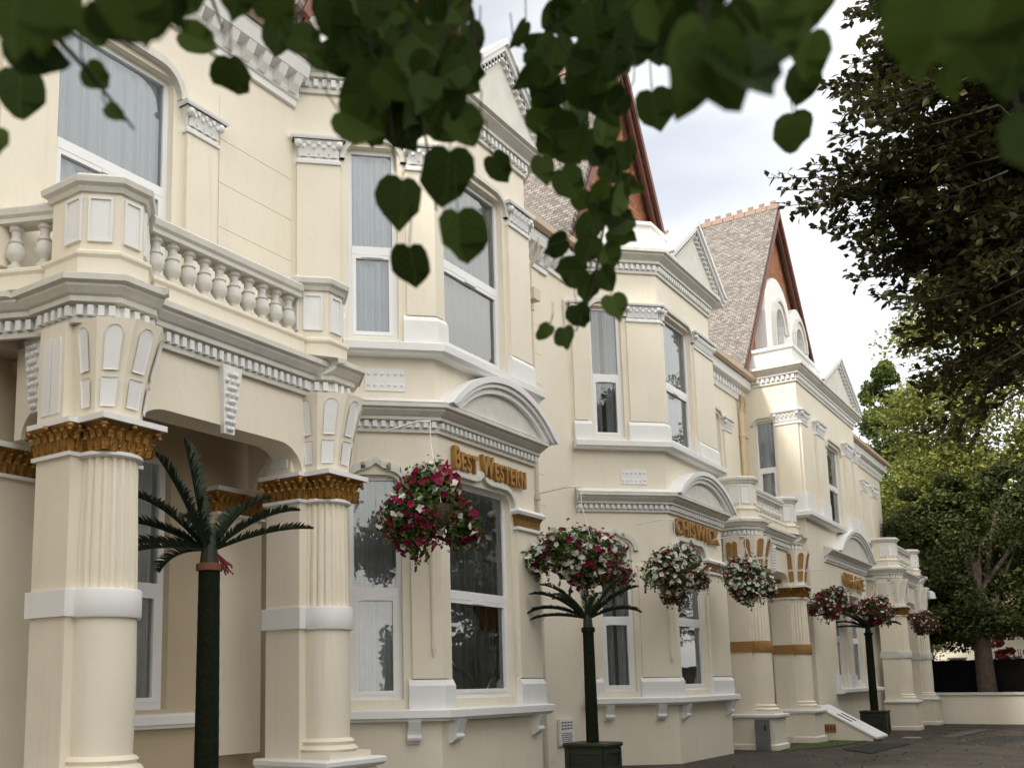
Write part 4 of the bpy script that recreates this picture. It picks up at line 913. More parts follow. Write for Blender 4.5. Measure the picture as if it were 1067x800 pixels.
for (x, y, Y, s_, lab) in ((608, 577, 7.9, 1.1, 'dark leafy flower basket dotted white and maroon above the palm in the square planter'), (705, 594, 7.9, 1.0, 'white and crimson flower basket hanging below the one-word gold lettering'),
                           (779, 602, 7.5, .92, 'white and crimson flower basket hanging before the ochre panels of the ochre-banded porch'), (866, 627, 7.6, .90, 'white and red flower basket under the small dark gold lettering'),
                           (913, 634, 7.2, .92, 'maroon flower basket hanging over the small palm by the pale-banded porch'), (962, 648, 7.0, .85, 'shaded flower basket hanging at the pale-banded porch beside the low wall')):
    b = make_basket(tuple(at(x, y, Y)), lab, 1); b.scale = (s_*1.17, s_*1.1, s_*.92)

# ------------------------------------------------------------------ palms in planters
def frond(m, base, az, el, ln, wd, droop):
    n = 9; p = np.array(base, float); pts = []; e = el
    for i in range(n+1):
        pts.append(p.copy()); d = np.array([math.cos(az)*math.cos(e), math.sin(az)*math.cos(e), math.sin(e)]); p = p+d*ln/n; e -= droop/n*(0.4+1.2*i/n)
    side = np.array([-math.sin(az), math.cos(az), 0]); m.tube(pts, list(np.linspace(.016, .004, len(pts))), 5); N = 54
    for k in range(N):
        t = (k+.6)/N*.98; x_ = t*n; a = int(x_); q = pts[a]*(1-(x_-a))+pts[min(a+1, n)]*(x_-a); d = pts[min(a+1, n)]-pts[a]; d = d/np.linalg.norm(d); up = np.cross(d, side); up *= np.sign(up[2]+1e-6)
        L_ = wd*2.3*min(1, .35+t*3)*min(1, .25+(1-t)*4); w_ = ln/N*1.35
        for sg in (-1, 1):
            e = side*sg*.72+up*(.55+.1*rng.normal())+d*(.55+.06*rng.normal()); e = e/np.linalg.norm(e); tip = q+e*L_+np.array([0, 0, -.12*L_])
            m.add([q-d*w_*.5, q+d*w_*.5, q+e*L_*.6+d*w_*.45, tip, q+e*L_*.6-d*w_*.45], [(0, 1, 2, 4), (4, 2, 3)])
def palm(x, y, z0, ztop, r, fr_spec, label, wide, planter_label, ph, pw, collar=True):
    pl = empty('planter', (x, y, z0), planter_label, 'planter', 'square green planters')
    o = (x, y, z0); a = pw/2; m = MB()
    m.loft([[(x+sx*q, y+sy*q, z) for sx, sy in ((-1, -1), (1, -1), (1, 1), (-1, 1))] for q, z in ((a*.92, z0+.06), (a, z0+ph-.07))])
    pb = m.build('box', GREEN, pl, o)
    t = MB(); t.loft([[(x+sx*q, y+sy*q, z) for sx, sy in ((-1, -1), (1, -1), (1, 1), (-1, 1))] for q, z in ((a*1.05, z0+ph-.07), (a*1.1, z0+ph-.03), (a*1.06, z0+ph))]); t.build('rim', GREEN, pl, o)
    s = MB()
    for k in range(4):
        f = Face(*[((x-a, y-a), (x+a, y-a)), ((x+a, y-a), (x+a, y+a)), ((x+a, y+a), (x-a, y+a)), ((x-a, y+a), (x-a, y-a))][k])
        for zz in (z0+.1, z0+ph*.48, z0+ph-.16): s.prism([(.04, zz), (f.L-.04, zz), (f.L-.04, zz+.05), (.04, zz+.05)], f, -.05, .015)
        for ss in (.02, f.L-.08): s.prism([(ss, z0+.08), (ss+.06, z0+.08), (ss+.06, z0+ph-.08), (ss, z0+ph-.08)], f, -.05, .022)
    s.build('slat', GREEN, pl, o)
    ft = MB()
    for sx in (-1, 1):
        for sy in (-1, 1): ft.cut().box(x+sx*a*.8-.04, x+sx*a*.8+.04, y+sy*a*.8-.04, y+sy*a*.8+.04, z0, z0+.06)
    ft.build('foot', GREEN, pl, o)
    zb = z0+ph-.02; root = empty('palm', (x, y, zb), label, 'palm', 'palms in planters'); o = (x, y, zb)
    tm = MB(); nn = 30; tm.lathe(x, y, [(r*(1.12-.15*i/nn)*(1+(.015 if i % 2 else 0)), zb+(ztop-zb)*i/nn) for i in range(nn+1)], 14); tm.build('trunk', TURF, root, o, smooth=True)
    cm = MB(); collar = r > .116; cm.lathe(x, y, [(r*1.02, ztop-.015), (r*1.22, ztop-.01), (r*1.22, ztop+.06), (r*1.0, ztop+.07)], 14); cm.build('collar', newmat('collar_paint', (.16, .06, .035), .7) if collar else TURF, root, o)
    bu = MB(); bu.lathe(x, y, [(r*.9, ztop+.06), (r*.75, ztop+.2), (r*.5, ztop+.36)], 10)
    bu.build('crownshaft', GREEN, root, o)
    for (az, el, ln, wd, dr) in fr_spec:
        fm = MB(); frond(fm, (x+.05*math.cos(az), y+.05*math.sin(az), ztop+.22), az, el, ln, wd, dr); fm.build('frond', FROND, root, o, smooth=True)
    bm = MB()
    for i in range(26 if r > .116 else 0):
        q = (x+.14+.05*rng.normal(), y-.12+.04*rng.normal(), ztop+.08-.13*rng.random()); bm.sphere(q, .013, 5); bm.tube([(x+.05, y-.04, ztop+.2), (q[0], q[1], q[2])], .004, 3)
    if bm.v: bm.build('berry_tassel', newmat('berry', (.20, .015, .02), .4), root, o)
    return root
# (azimuth, elevation, length, half width, droop): az -60 deg = to the right in the photo, 120 deg = to the left
A = R_
xr = A(-60)
p1 = at(218, 600, 8.45)
palm(p1[0], 8.45, 0, 3.02, .118, [(xr, A(38), 1.06, .062, A(48)), (xr+A(14), A(22), 1.12, .06, A(30)), (xr+A(35), A(62), .95, .07, A(60)), (A(120), A(80), 1.28, .10, A(6)), (A(128), A(68), 1.22, .09, A(18)),
      (A(112), A(48), 1.2, .08, A(42)), (A(125), A(30), 1.2, .08, A(45)), (A(118), A(14), 1.1, .08, A(35)), (A(140), A(6), .95, .08, A(40)), (A(100), A(5), .7, .07, A(75)), (A(60), A(40), 1.1, .075, A(40)), (A(20), A(50), 1.0, .07, A(40)), (A(200), A(45), .7, .07, A(70))],
     'dark palm with upright fronds between the white-banded porch columns', 1, 'green planter of the palm between the white-banded porch columns', .62, .8)
sp = [(xr, A(24), .86, .06, A(62)), (xr+A(12), A(58), .95, .06, A(32)), (xr-A(14), A(44), .95, .06, A(42)), (A(120), A(26), .98, .055, A(66)), (A(126), A(42), 1.02, .055, A(58)), (A(114), A(58), .95, .055, A(62)), (A(118), A(10), .9, .05, A(35)),
      (A(30), A(55), .8, .055, A(50)), (A(-130), A(62), .55, .055, A(60)), (A(160), A(40), .8, .05, A(60)), (A(80), A(50), .8, .05, A(50)), (A(0), A(35), .8, .05, A(50))]
p2 = at(622, 700, 7.6)
palm(15.78, 7.6, 0, 2.57, .092, sp, 'slim palm with arching fronds under the dark leafy flower basket', 1, 'square dark green planter holding the slim palm with arching fronds', .80, .66)
palm(37.0, 7.55, gz(37), 3.16, .115, [(a, e, l*1.25, w_*1.2, d) for a, e, l, w_, d in sp], 'small palm standing between the cellar hatch and the pale-banded porch', 1, 'small green planter beside the sloping cellar hatch', .82, .74)

# ------------------------------------------------------------------ small things on the ground and walls
pq = at(591, 762, 9.93); no = empty('notice', (pq[0], 9.94, pq[2]), 'small white printed notice screwed to the wall beside the slim palm', 'notice')
m = MB(); m.box(pq[0]-.30, pq[0]+.30, 9.93, 9.985, pq[2]-.26, pq[2]+.26); m.build('board', WHITE, no, (pq[0], 9.94, pq[2]))
m = MB()
for i in range(3):
    for j in range(4): m.box(pq[0]-.24+.13*j, pq[0]-.15+.13*j, 9.926, 9.929, pq[2]+.20-.06*i-.03, pq[2]+.20-.06*i)
for i in range(5):
    x = pq[0]-.24
    while x < pq[0]+.2: wd = .03+.07*rng.random(); m.box(x, min(x+wd, pq[0]+.24), 9.926, 9.929, pq[2]-.02-.04*i-.018, pq[2]-.02-.04*i); x += wd+.02
m.cut(); m.box(pq[0]-.1, pq[0]+.12, 9.926, 9.929, pq[2]-.235, pq[2]-.21); m.build('print', INK, no, (pq[0], 9.94, pq[2]))

# sloping cellar hatch with ochre plate
hx0, hx1, yb_, yf_ = 32.5, 34.0, 8.28, 6.75; z0 = gz(34)-.02
ht = empty('cellar_hatch', (34, 7.4, z0), 'white sloping cellar hatch with two dark slots beneath the square bay', 'hatch'); o = (34, 7.4, z0)
m = MB(); m.loft([[(x, yb_, z0), (x, yf_, z0), (x, yf_, z0+.16), (x, yb_, z0+1.0)] for x in (hx0, hx1)]); m.build('body', CREAM, ht, o)
fz = lambda y: z0+.16+(yb_-0-y+0)*0+(y-yf_)/(yb_-yf_)*.84
m = MB(); m.loft([[(x, yb_-.02, fz(yb_)+.015), (x, yf_-.1, fz(yf_)-.05), (x, yf_-.1, fz(yf_)+.0), (x, yb_-.02, fz(yb_)+.06)] for x in (hx0-.06, hx1+.06)]); m.build('sloping_lid', WHITE, ht, o)
m = MB()
for x in (hx0+.45, hx0+1.0): m.cut(); m.loft([[(x+a, y, fz(y)+.045+.02+d) for a, y in ((-.07, 7.40), (.07, 7.40), (.07, 7.80), (-.07, 7.80))] for d in (0, .008)])
m.build('slot', BLACK, ht, o)
m = MB(); m.box(hx0-.02, hx0-.003, 7.75, 8.15, z0+.28, z0+.52); pl_ = m.build('sign_plate', ORANGE, ht, o)
m = MB()
for y in (7.8, 7.88, 7.98, 8.06): m.box(hx0-.026, hx0-.021, y-.025, y+.025, z0+.33, z0+.47)
m.build('print', BARGE, pl_, o)
# grey cabinet between the pedestals of the second porch
cb = empty('meter_cabinet', (26.7, 8.1, 0), 'narrow grey metal cabinet against the pedestal of the ochre-banded porch', 'cabinet'); o = (26.7, 8.1, 0)
m = MB(); m.box(26.55, 26.72, 7.98, 8.30, -.02, .76); m.build('body', STEEL, cb, o)
m = MB(); m.box(26.535, 26.549, 8.0, 8.28, .04, .72); d = m.build('door', STEEL, cb, o); m = MB(); m.box(26.52, 26.534, 8.03, 8.06, .5, .62); m.build('handle', BLACK, d, o)
# mats
m = MB(); m.add([(26.2, 7.75, .012), (29.4, 6.9, .005), (32.6, 6.9, gz(32.6)+.012), (32.6, 7.9, gz(32.6)+.012), (29, 7.9, .008)], [(0, 1, 2, 3, 4)])
o_ = m.build('grass_mat', MAT_G, None, (0, 0, 0)); tag(o_, 'artificial grass mat laid in front of the ochre-banded porch', 'mat')
m = MB(); m.loft([[(26.4, 5.6, .006+d), (30.8, 5.5, gz(30)+.006+d), (30.8, 6.5, gz(30)+.006+d), (27.6, 6.5, .006+d)] for d in (0, .012)]); o_ = m.build('door_mat', RUBBER); tag(o_, 'dark rubber mat lying on the asphalt beside the green mat', 'mat')
vs, fs = [], []
for i in range(380):
    x = 20+30*rng.random(); y = 2+6.2*rng.random()**.7; n, t = rand_frame((0, 0, 1), .25); leafquad(vs, fs, (x, y, gz(x)+.012), n, t, .07+.05*rng.random(), .05)
tag(raw('leaf_litter', vs, fs, leafmat('dry_leaf', (.10, .07, .03), (.22, .16, .07), .1)), 'dry leaves scattered over the asphalt', None, None, 'stuff')
PATCH = newmat('tar_patch', (0.028, 0.025, 0.022), 0.85, var=0.3, scale=3, bump=0.5, bscale=120); WORN = newmat('worn_asphalt', (0.085, 0.075, 0.062), 0.9, var=0.3, scale=2, bump=0.5, bscale=120)
pa = MB(); pa.add([(31, 3.4, gz(31)+.004), (38, 3.1, gz(38)+.004), (38.1, 4.3, gz(38)+.004), (31.2, 4.5, gz(31)+.004)], [(0, 1, 2, 3)]); struct(pa.build('road_patch', PATCH))
pa = MB(); pa.add([(36.5, 5.2, gz(36.5)+.004), (44, 4.9, gz(44)+.004), (44, 5.5, gz(44)+.004), (36.6, 5.7, gz(36.5)+.004)], [(0, 1, 2, 3)]); struct(pa.build('road_patch', WORN))
dr = MB(); dr.loft([[(x, y, z) for x, y in ((35.2, 6.0), (35.9, 6.0), (35.9, 6.5), (35.2, 6.5))] for z in (gz(35)-.02, gz(35)+.008)]); dro = dr.build('drain_cover', LEAD); tag(dro, 'pale grey drain cover set flush in the asphalt', 'drain cover')
# window display in the nearest bay: pale twisted branches, tan shade, number card
fd = Face((12.78, 8.5), (15.75, 8.5)); dp = -.168
vb = empty('branch_ornament', (14.0, 8.72, 1.6), 'pale twisted branches displayed inside the ground-floor window below the two-word lettering', 'ornament'); o = (14.0, 8.72, 1.6)
m = MB()
for pts in ([(.45, 2.15), (.62, 2.0), (.85, 1.98), (1.05, 1.85), (1.2, 1.62)], [(1.2, 1.62), (1.22, 1.9), (1.15, 2.3)], [(1.3, 1.62), (1.35, 2.0), (1.28, 2.32)], [(1.45, 1.62), (1.65, 1.85), (1.85, 1.9), (1.95, 2.2)]):
    m.cut(); m.tube([fd.pt(a, b, dp) for a, b in pts], [.03]+[.026]*(len(pts)-2)+[.012], 7)
m.build('branch', PETW, vb, o, smooth=True)
nc = MB(); nc.loft([[fd.pt(a, b, d) for a, b in ((1.62, 2.28), (1.84, 2.28), (1.84, 2.56), (1.62, 2.56))] for d in (dp-.004, dp+.004)]); nco = nc.build('number_card', WHITE, None, (14.5, 8.7, 2.28)); tag(nco, 'white card with a blue number standing behind the pale twisted branches', 'card')
cu = bpy.data.curves.new('number', 'FONT'); cu.body = '14'; cu.size = .2; cu.extrude = .003; ob = bpy.data.objects.new('number', cu); C.objects.link(ob)
me = bpy.data.meshes.new_from_object(ob.evaluated_get(bpy.context.evaluated_depsgraph_get())); C.objects.unlink(ob); bpy.data.objects.remove(ob)
for v in me.vertices: a, b, c = v.co; q = fd.pt(1.64+a, 2.35+b, dp+.008+c); v.co = (q[0]-14.5, q[1]-8.7, q[2]-2.28)
me.materials.clear(); me.materials.append(INK); ob = bpy.data.objects.new('number', me); C.objects.link(ob); ob.parent = nco
ls = MB(); n = 16; vs = []
for k in range(n+1):
    t = k/n; a = 1.28+.62*t; dd = dp-.012-.02*math.sin(t*26)
    vs += [fd.pt(a, 2.97, dd), fd.pt(a+.03*math.sin(t*9), 2.97-.42*math.sin(min(1, t*1.6)*1.57)*(1-.3*t)-.05, dd-.012)]
ls.add(vs, [(2*k, 2*k+2, 2*k+3, 2*k+1) for k in range(n)]); lso = ls.build('hanging_cloth', TAN, None, tuple(fd.pt(1.6, 2.9, dp)), smooth=True); tag(lso, 'tan cloth draped behind the lower pane above the number card', 'cloth')
# white floodlight on the last porch
fl_ = empty('floodlight', (48.3, 7.3, 5.15), 'small white floodlight on a bracket at the pale-banded porch', 'lamp'); o = (48.3, 7.3, 5.15)
m = MB(); m.lathe(48.3, 7.2, [(.05, 5.35), (.17, 5.25), (.2, 5.02), (.19, 5.0)], 12); m.build('housing', UPVC, fl_, o); m = MB(); m.tube([(48.3, 7.2, 5.3), (48.2, 7.45, 5.45)], .03, 6); m.build('bracket', UPVC, fl_, o)

# ------------------------------------------------------------------ forecourt wall, fence, background
fwall = empty('forecourt_wall', (48.6, 0, 0), 'low cream rendered wall closing the forecourt at the far end', 'wall'); o = (48.6, 0, 0)
MB().box(48.5, 48.8, -14, 7.4, -.6, .98).build('render', CREAM, fwall, o); MB().box(48.42, 48.88, -14, 7.45, .98, 1.08).build('coping', GREYW, fwall, o)
fe = empty('fence', (50.2, 0, -.2), 'black close-boarded fence standing behind the low cream wall', 'fence'); o = (50.2, 0, -.2)
m = MB(); y = -14.0
while y < 12: m.box(50.15+.012*rng.random(), 50.2, y, y+.1495, -.2, 2.42+.02*rng.random()); y += .15
m.build('fence_cladding', BLACK, fe, o)
m = MB(); [m.cut().box(50.2, 50.3, yy, yy+.1, -.2, 2.4) for yy in np.arange(-14, 12, 2.4)]; m.build('post', BLACK, fe, o)

def crown(vs, fs, c, rad, n, size, clumps, seed_shape=None, flat=1.0):
    c = np.array(c, float); rad = np.array(rad, float)
    cl = []
    for i in range(clumps):
        d = rng.normal(size=3); d /= np.linalg.norm(d); cl.append((c+d*rad*(.45+.55*rng.random()**.5), (.22+.22*rng.random())*rad.mean()))
    per = n//clumps; N = per*len(cl)
    cc = np.repeat(np.array([c_ for c_, r in cl]), per, 0); rr = np.repeat(np.array([r for c_, r in cl]), per)[:, None]
    d = rng.normal(size=(N, 3)); d /= np.linalg.norm(d, axis=1)[:, None]; q = cc+d*rr*(rng.random((N, 1))**.33)*np.array([1, 1, .72])
    nn = np.array([0, 0, 1])+rng.normal(size=(N, 3))*.9; nn /= np.linalg.norm(nn, axis=1)[:, None]
    t = np.cross(nn, rng.normal(size=(N, 3))); t /= np.linalg.norm(t, axis=1)[:, None]; b = np.cross(nn, t); z = (size*(.6+.8*rng.random((N, 1))))
    V = np.stack([q-t*z*.5, q+b*z*.3+nn*z*.12, q+t*z*.5, q-b*z*.3+nn*z*.12], 1).reshape(-1, 3)
    o = len(vs); vs.extend(map(tuple, V.tolist())); F = (np.arange(N)*4)[:, None]+o
    fs.extend(map(tuple, np.concatenate([F+np.array([0, 1, 2]), F+np.array([0, 2, 3])], 0).tolist()))
def e0(c, r): return c[2]-r[2]*.3
def tree(x, y, h, rt, crowns, mat, size, n, clumps, label, group=None, base=0, name='tree', lean=(0, 0)):
    root = empty(name, (x, y, base), label, 'tree', group); o = (x, y, base)
    m = MB(); top = crowns[0][0]; tp = (x+lean[0], y+lean[1], base+h*.75)
    m.tube([(x, y, base-.3), (x+.03, y, base+.4), (x+lean[0]*.3, y+lean[1]*.3+.05, base+h*.3), (x+lean[0]*.7, y+lean[1]*.7, base+h*.55), tp], [rt*1.35, rt*1.02, rt*.85, rt*.6, rt*.25], 12)
    m.build('trunk', BARK, root, o, smooth=True)
    lm = MB()
    for k in range(11):
        c, r = crowns[k % len(crowns)]; zz = min(base+h*(.28+.04*k), e0(c, r)); d = rng.normal(size=3); d[2] = abs(d[2]); d /= np.linalg.norm(d); e = np.array(c)+d*np.array(r)*.7; s0 = np.array([x+lean[0]*.5, y+lean[1]*.5, zz])
        mid = (s0+e)/2+np.array([0, 0, .4]); lm.tube([s0, mid, e], [rt*.35, rt*.2, rt*.05], 7)
    lm.build('limbs', BARK, root, o)
    vs, fs = [], []
    for c, r in crowns: crown(vs, fs, c, r, n//len(crowns), size, clumps//len(crowns))
    vs = [(a-x, b-y, c_-base) for a, b, c_ in vs]
    raw('crown', vs, fs, mat, root)
    return root
# background trees beyond the forecourt
tree(49.6, 5.55, 9, .40, [((52.0, 7.6, 6.2), (3.6, 3.2, 3.2)), ((51.5, 4.6, 6.6), (3.2, 3, 3.2)), ((51, 1.5, 7.6), (3, 3.4, 3.6)), ((50.2, 6.4, 4.6), (1.8, 2.6, 1.5)), ((52, 7.2, 9.2), (1.6, 1.8, 1.6)), ((52, 3.6, 10), (1.8, 1.6, 1.6))], DARKL, .19, 66000, 170, 'shady dark green tree whose trunk rises behind the low wall', base=-.2)
tree(57, 9, 17, .5, [((57, 8.6, 9.0), (4.0, 3.4, 3.6)), ((58, 5.5, 16.6), (4.2, 4.2, 5.8)), ((57.5, 1, 16.5), (4, 4.6, 6.6)), ((57, 4, 9), (4, 6, 3.5))], SUNNY, .24, 84000, 240, 'yellow-green sunlit broadleaf tree beyond the far end of the terrace')
ct = EYE+ray(916, 392)*((66-EYE[0])/ray(916, 392)[0])
tree(66, ct[1]+.4, 17, .4, [((66, ct[1], ct[2]-1.2), (1.1, 1.1, 2.0)), ((66, ct[1], ct[2]-4.0), (2.2, 2.2, 2.4)), ((66, ct[1], ct[2]-7), (3.0, 3.2, 3.0)), ((66, ct[1], ct[2]-11), (3.6, 4.0, 3.5))], CONIF, .20, 40000, 120, 'pointed fir-like tree rising behind the end of the terrace roof')
tree(63, 18.5, 12, .4, [((62, 13.6, 9.0), (2.2, 2.6, 2.4)), ((62.5, 11.5, 5.5), (2.4, 3.2, 4.0))], SUNNY, .18, 20000, 60, 'small bright tree tucked against the end wall of the terrace')
tree(70, -1, 15, .5, [((70, 0, 10), (5, 6, 6)), ((72, 6, 8), (4, 5, 4))], DARKL, .26, 22000, 80, 'broad dull green tree far behind the fence')
# far white house, lamp post and red shrub over the fence
fh = empty('far_house', (82, 10, 0), 'pale sunlit house glimpsed above the black fence', 'building'); o = (82, 10, 0)
fa = Face((78, 16), (78, 3)); m = MB(); m.wall(fa, [(0, -.5), (fa.L, -.5), (fa.L, 5.2), (0, 5.2)], [[(2+3.2*k, 1.2), (3.2+3.2*k, 1.2), (3.2+3.2*k, 3.0), (2+3.2*k, 3.0)] for k in range(4)]); m.add([(78, 3, -.5), (88, 3, -.5), (88, 3, 5.2), (78, 3, 5.2)], [(0, 1, 2, 3)]); m.build('wall', FARWHITE, fh, o)
for k in range(4): window(fa, 2+3.2*k, 3.2+3.2*k, 1.2, 3.0, 2.2, fh, o)
m = MB(); m.loft([[(77.5, 2.6, 5.1), (88, 2.6, 5.1), (83, 2.6, 8.4)], [(77.5, 16.4, 5.1), (88, 16.4, 5.1), (83, 16.4, 8.4)]]); m.build('roof', TILEBROWN, fh, o)
pl_ = atd(1035, 690, 62); lp = empty('lamp_post', (pl_[0], pl_[1], -.2), 'thin white lamp post standing behind the black fence', 'lamp post'); o = (pl_[0], pl_[1], -.2)
m = MB(); m.tube([(pl_[0], pl_[1], -.2), (pl_[0], pl_[1], 1), (pl_[0], pl_[1], 5.6)], [.11, .09, .06], 8); m.build('pole', UPVC, lp, o); m = MB(); m.lathe(pl_[0], pl_[1], [(.08, 5.6), (.2, 5.75), (.22, 6.0), (.05, 6.15)], 10); m.build('lantern', UPVC, lp, o)
vs, fs = [], []; pr_ = atd(1062, 672, 58); crown(vs, fs, pr_, (1.2, 1.5, 1.2), 1500, .2, 10)
sh = empty('shrub', (pr_[0], pr_[1], -.2), 'dark red leaved shrub seen over the fence by the tree trunk', 'shrub'); raw('foliage', [(a-pr_[0], b-pr_[1], c+.2) for a, b, c in vs], fs, REDL, sh)
m = MB(); [m.tube([(0, 0, 0), (.4*math.cos(k), .4*math.sin(k), pr_[2])], [.05, .02], 5) for k in range(5)]; m.build('stem', BARK, sh)

# ------------------------------------------------------------------ street trees on our side: copper beech and lime
def spray(vs, fs, tw, p0, p1, nl, size, side=.45, twn=7):
    """a leafy branch from p0 to p1 with alternating side twigs"""
    p0, p1 = np.array(p0), np.array(p1); d = p1-p0; Ln = np.linalg.norm(d); d /= Ln
    sag = np.array([0, 0, -1])*Ln*.06
    pts = [p0+d*Ln*t+sag*math.sin(t*3)*1.0 for t in np.linspace(0, 1, 8)]; tw.tube(pts, list(np.linspace(.014, .003, 8)), 5)
    for k in range(twn):
        t = .25+.75*k/twn; q = p0+d*Ln*t+sag*math.sin(t*3)
        sd = np.cross(d, rng.normal(size=3)); sd /= np.linalg.norm(sd); e = (d*.75+sd*.7); e /= np.linalg.norm(e); tl = side*(1.15-t)*(.6+.6*rng.random())
        tw.tube([q, q+e*tl], [.004, .002], 4)
        m_ = max(3, int(tl/.035))
        for j in range(m_):
            r = q+e*tl*(j+1)/m_+rng.normal(size=3)*.012; n, t_ = rand_frame((0, 0, 1), .55); t2 = e*.6+np.cross(n, e)*(1 if j % 2 else -1)*.7; t2 -= n*(t2@n); t2 /= np.linalg.norm(t2)
            leafquad(vs, fs, r+t2*size*.5, n, t2, size*(.75+.5*rng.random()), size*.62, .12)
    for j in range(nl):
        t = (j+1)/nl; r = p0+d*Ln*t+sag*math.sin(t*3); n, t_ = rand_frame((0, 0, 1), .5); t2 = d*.5+np.cross(n, d)*(1 if j % 2 else -1)*.8; t2 -= n*(t2@n); t2 /= np.linalg.norm(t2)
        leafquad(vs, fs, r+t2*size*.5, n, t2, size*(.75+.5*rng.random()), size*.62, .12)
bx, by = 13.5, -3.2
be = empty('copper_beech_tree', (bx, by, 0), 'dark bronze beech with thin leafy sprays reaching in from the upper right', 'tree')
m = MB(); m.tube([(bx, by, -.2), (bx, by, .5), (bx-.1, by+.1, 3.5), (bx-.2, by+.4, 7), (bx-.1, by+.5, 11)], [.55, .4, .33, .24, .06], 12); m.build('trunk', BARK, be, (bx, by, 0), smooth=True)
vs, fs = [], []; tw = MB(); lb = MB()
for (c, r, n_, k_) in (((13.0, -2.2, 8.4), (3.0, 2.6, 2.8), 8000, 60), ((13.5, -3.8, 9.5), (4, 3.6, 3.2), 6000, 40)): crown(vs, fs, c, r, n_, .10, k_)
tips = [(800, 184, 1010, 150), (812, 214, 985, 170), (846, 236, 1000, 200), (872, 118, 1020, 60), (858, 92, 1000, 40), (884, 66, 1030, 20), (868, 140, 1040, 110), (893, 262, 1040, 225), (884, 287, 1030, 250), (905, 272, 1050, 240),
        (926, 312, 1060, 270), (940, 362, 1070, 310), (955, 402, 1075, 350), (990, 300, 1075, 240), (1000, 340, 1080, 290), (1012, 385, 1085, 330), (880, 20, 1020, -30), (905, 10, 1040, -20), (930, 150, 1060, 120), (925, 180, 1060, 160), (950, 220, 1070, 200), (960, 250, 1075, 215),
        (900, 45, 1040, 10), (895, 95, 1040, 60), (900, 200, 1040, 170), (940, 100, 1070, 70), (970, 170, 1080, 140), (1000, 230, 1090, 190), (980, 60, 1080, 30), (985, 130, 1080, 95), (1010, 190, 1090, 150), (1015, 270, 1095, 220), (1030, 330, 1100, 280), (960, 20, 1080, -20), (1040, 100, 1120, 60), (1045, 200, 1120, 160), (1050, 300, 1120, 260), (930, 230, 1060, 200), (870, 200, 1000, 175)]
ends = []
tips += [(960+100*rng.random(), 10+320*rng.random(), 1060+70*rng.random(), 0) for _ in range(26)]
tips = [(a, b, c, d if d else b-30-20*rng.random()) for a, b, c, d in tips]
for i, (x1, y1, x0, y0) in enumerate(tips):
    dd = 9.2+1.8*rng.random(); p1_, p0_ = atd(x1, y1, dd), atd(x0, y0, dd+.6*rng.normal()*.5)
    spray(vs, fs, tw, p0_, p1_, 30, .10, .6, 12)
    for q in range(3):
        j1 = rng.normal(size=2)*16; a1 = atd(x1+22+j1[0], y1+j1[1], dd+.35*rng.normal()); a0 = atd(x0+10, y0+j1[1], dd+.4*rng.normal()); spray(vs, fs, tw, a0, a1, 24, .10, .55, 10)
    ends.append(p0_)
ends.sort(key=lambda p: p[2])
for k in range(0, len(ends), 6):
    grp = ends[k:k+6]; mean = sum(grp)/len(grp); tz = min(10.0, max(3.4, mean[2]-1.6)); s0 = np.array([bx-.15, by+.35, tz]); hub = s0*.45+mean*.55+np.array([0, 0, .35])
    bend = (s0+hub)/2+np.array([.3*rng.normal(), .3*rng.normal(), .35]); lb.tube([s0, bend, hub], [.10, .075, .045], 7)
    for p in grp:
        m1 = (hub*.55+p*.45)+rng.normal(size=3)*.18; m2 = (hub*.2+p*.8)+rng.normal(size=3)*.12; lb.tube([hub, m1, m2, p], [.04, .028, .02, .012], 5)
        spray(vs, fs, tw, m1, m1+(p-m1)*.6+rng.normal(size=3)*.5, 18, .10, .5, 8)
raw('crown', [(a-bx, b-by, c) for a, b, c in vs], fs, BEECH, be); tw.build('twigs', TWIG, be, (bx, by, 0)); lb.build('limbs', TWIG, be, (bx, by, 0))

# lime whose lowest shoots hang in front of the lens side of the forecourt
lx, ly = -1.2, -2.2
li = empty('lime_tree', (lx, ly, 0), 'lime tree whose heart-shaped leaves hang close across the top of the view', 'tree')
m = MB(); m.tube([(lx, ly, -.2), (lx, ly, .4), (lx+.1, ly, 2.5), (lx+.3, ly+.2, 5), (lx+.4, ly+.3, 9)], [.42, .3, .25, .2, .05], 12); m.build('trunk', BARK, li, (lx, ly, 0), smooth=True)
HEART = [(0, .03), (.12, -.05), (.30, -.04), (.45, .10), (.51, .32), (.47, .54), (.35, .73), (.17, .87), (.02, 1.0), (-.15, .88), (-.34, .74), (-.47, .55), (-.51, .32), (-.45, .10), (-.30, -.04), (-.12, -.05)]
LUV = []
def heart(vs, fs, p, n, t, size):
    n = np.array(n, float); n /= np.linalg.norm(n); t = np.array(t, float); t -= n*(t@n); t /= np.linalg.norm(t); b = np.cross(n, t); o = len(vs); curl = .08+.34*rng.random()**1.5; k = .78+.26*rng.random(); sk = .10*rng.normal()
    mids = [0, .3, .6, .9]
    for (u, v) in HEART:
        tooth = 1+.04*rng.normal(); LUV.append((u, v, 0))
        vs.append(tuple(np.array(p)+b*(u*k*tooth+sk*v)*size+t*v*size*tooth+n*size*(curl*abs(u)*1.0-.22*v*v*curl*4*.5)))
    for v in (.25, .6): vs.append(tuple(np.array(p)+t*v*size+n*size*(-.22*v*v*curl*2)))
    LUV.extend([(0, .25, 0), (0, .6, 0)]); N = len(HEART); a, c = o+N, o+N+1
    rim = list(range(N))
    for i in range(N):
        j = (i+1) % N; v0 = (HEART[i][1]+HEART[j][1])/2
        fs.append((o+i, o+j, a if v0 < .45 else c))
    # close the strip between the two mid points
    fs.append((o+5, o+6, c)); fs.append((o+4, c, a)) if False else None
    fs.append((o+5, c, a)); fs.append((o+11, a, c))
vs, fs = [], []; tw = MB()
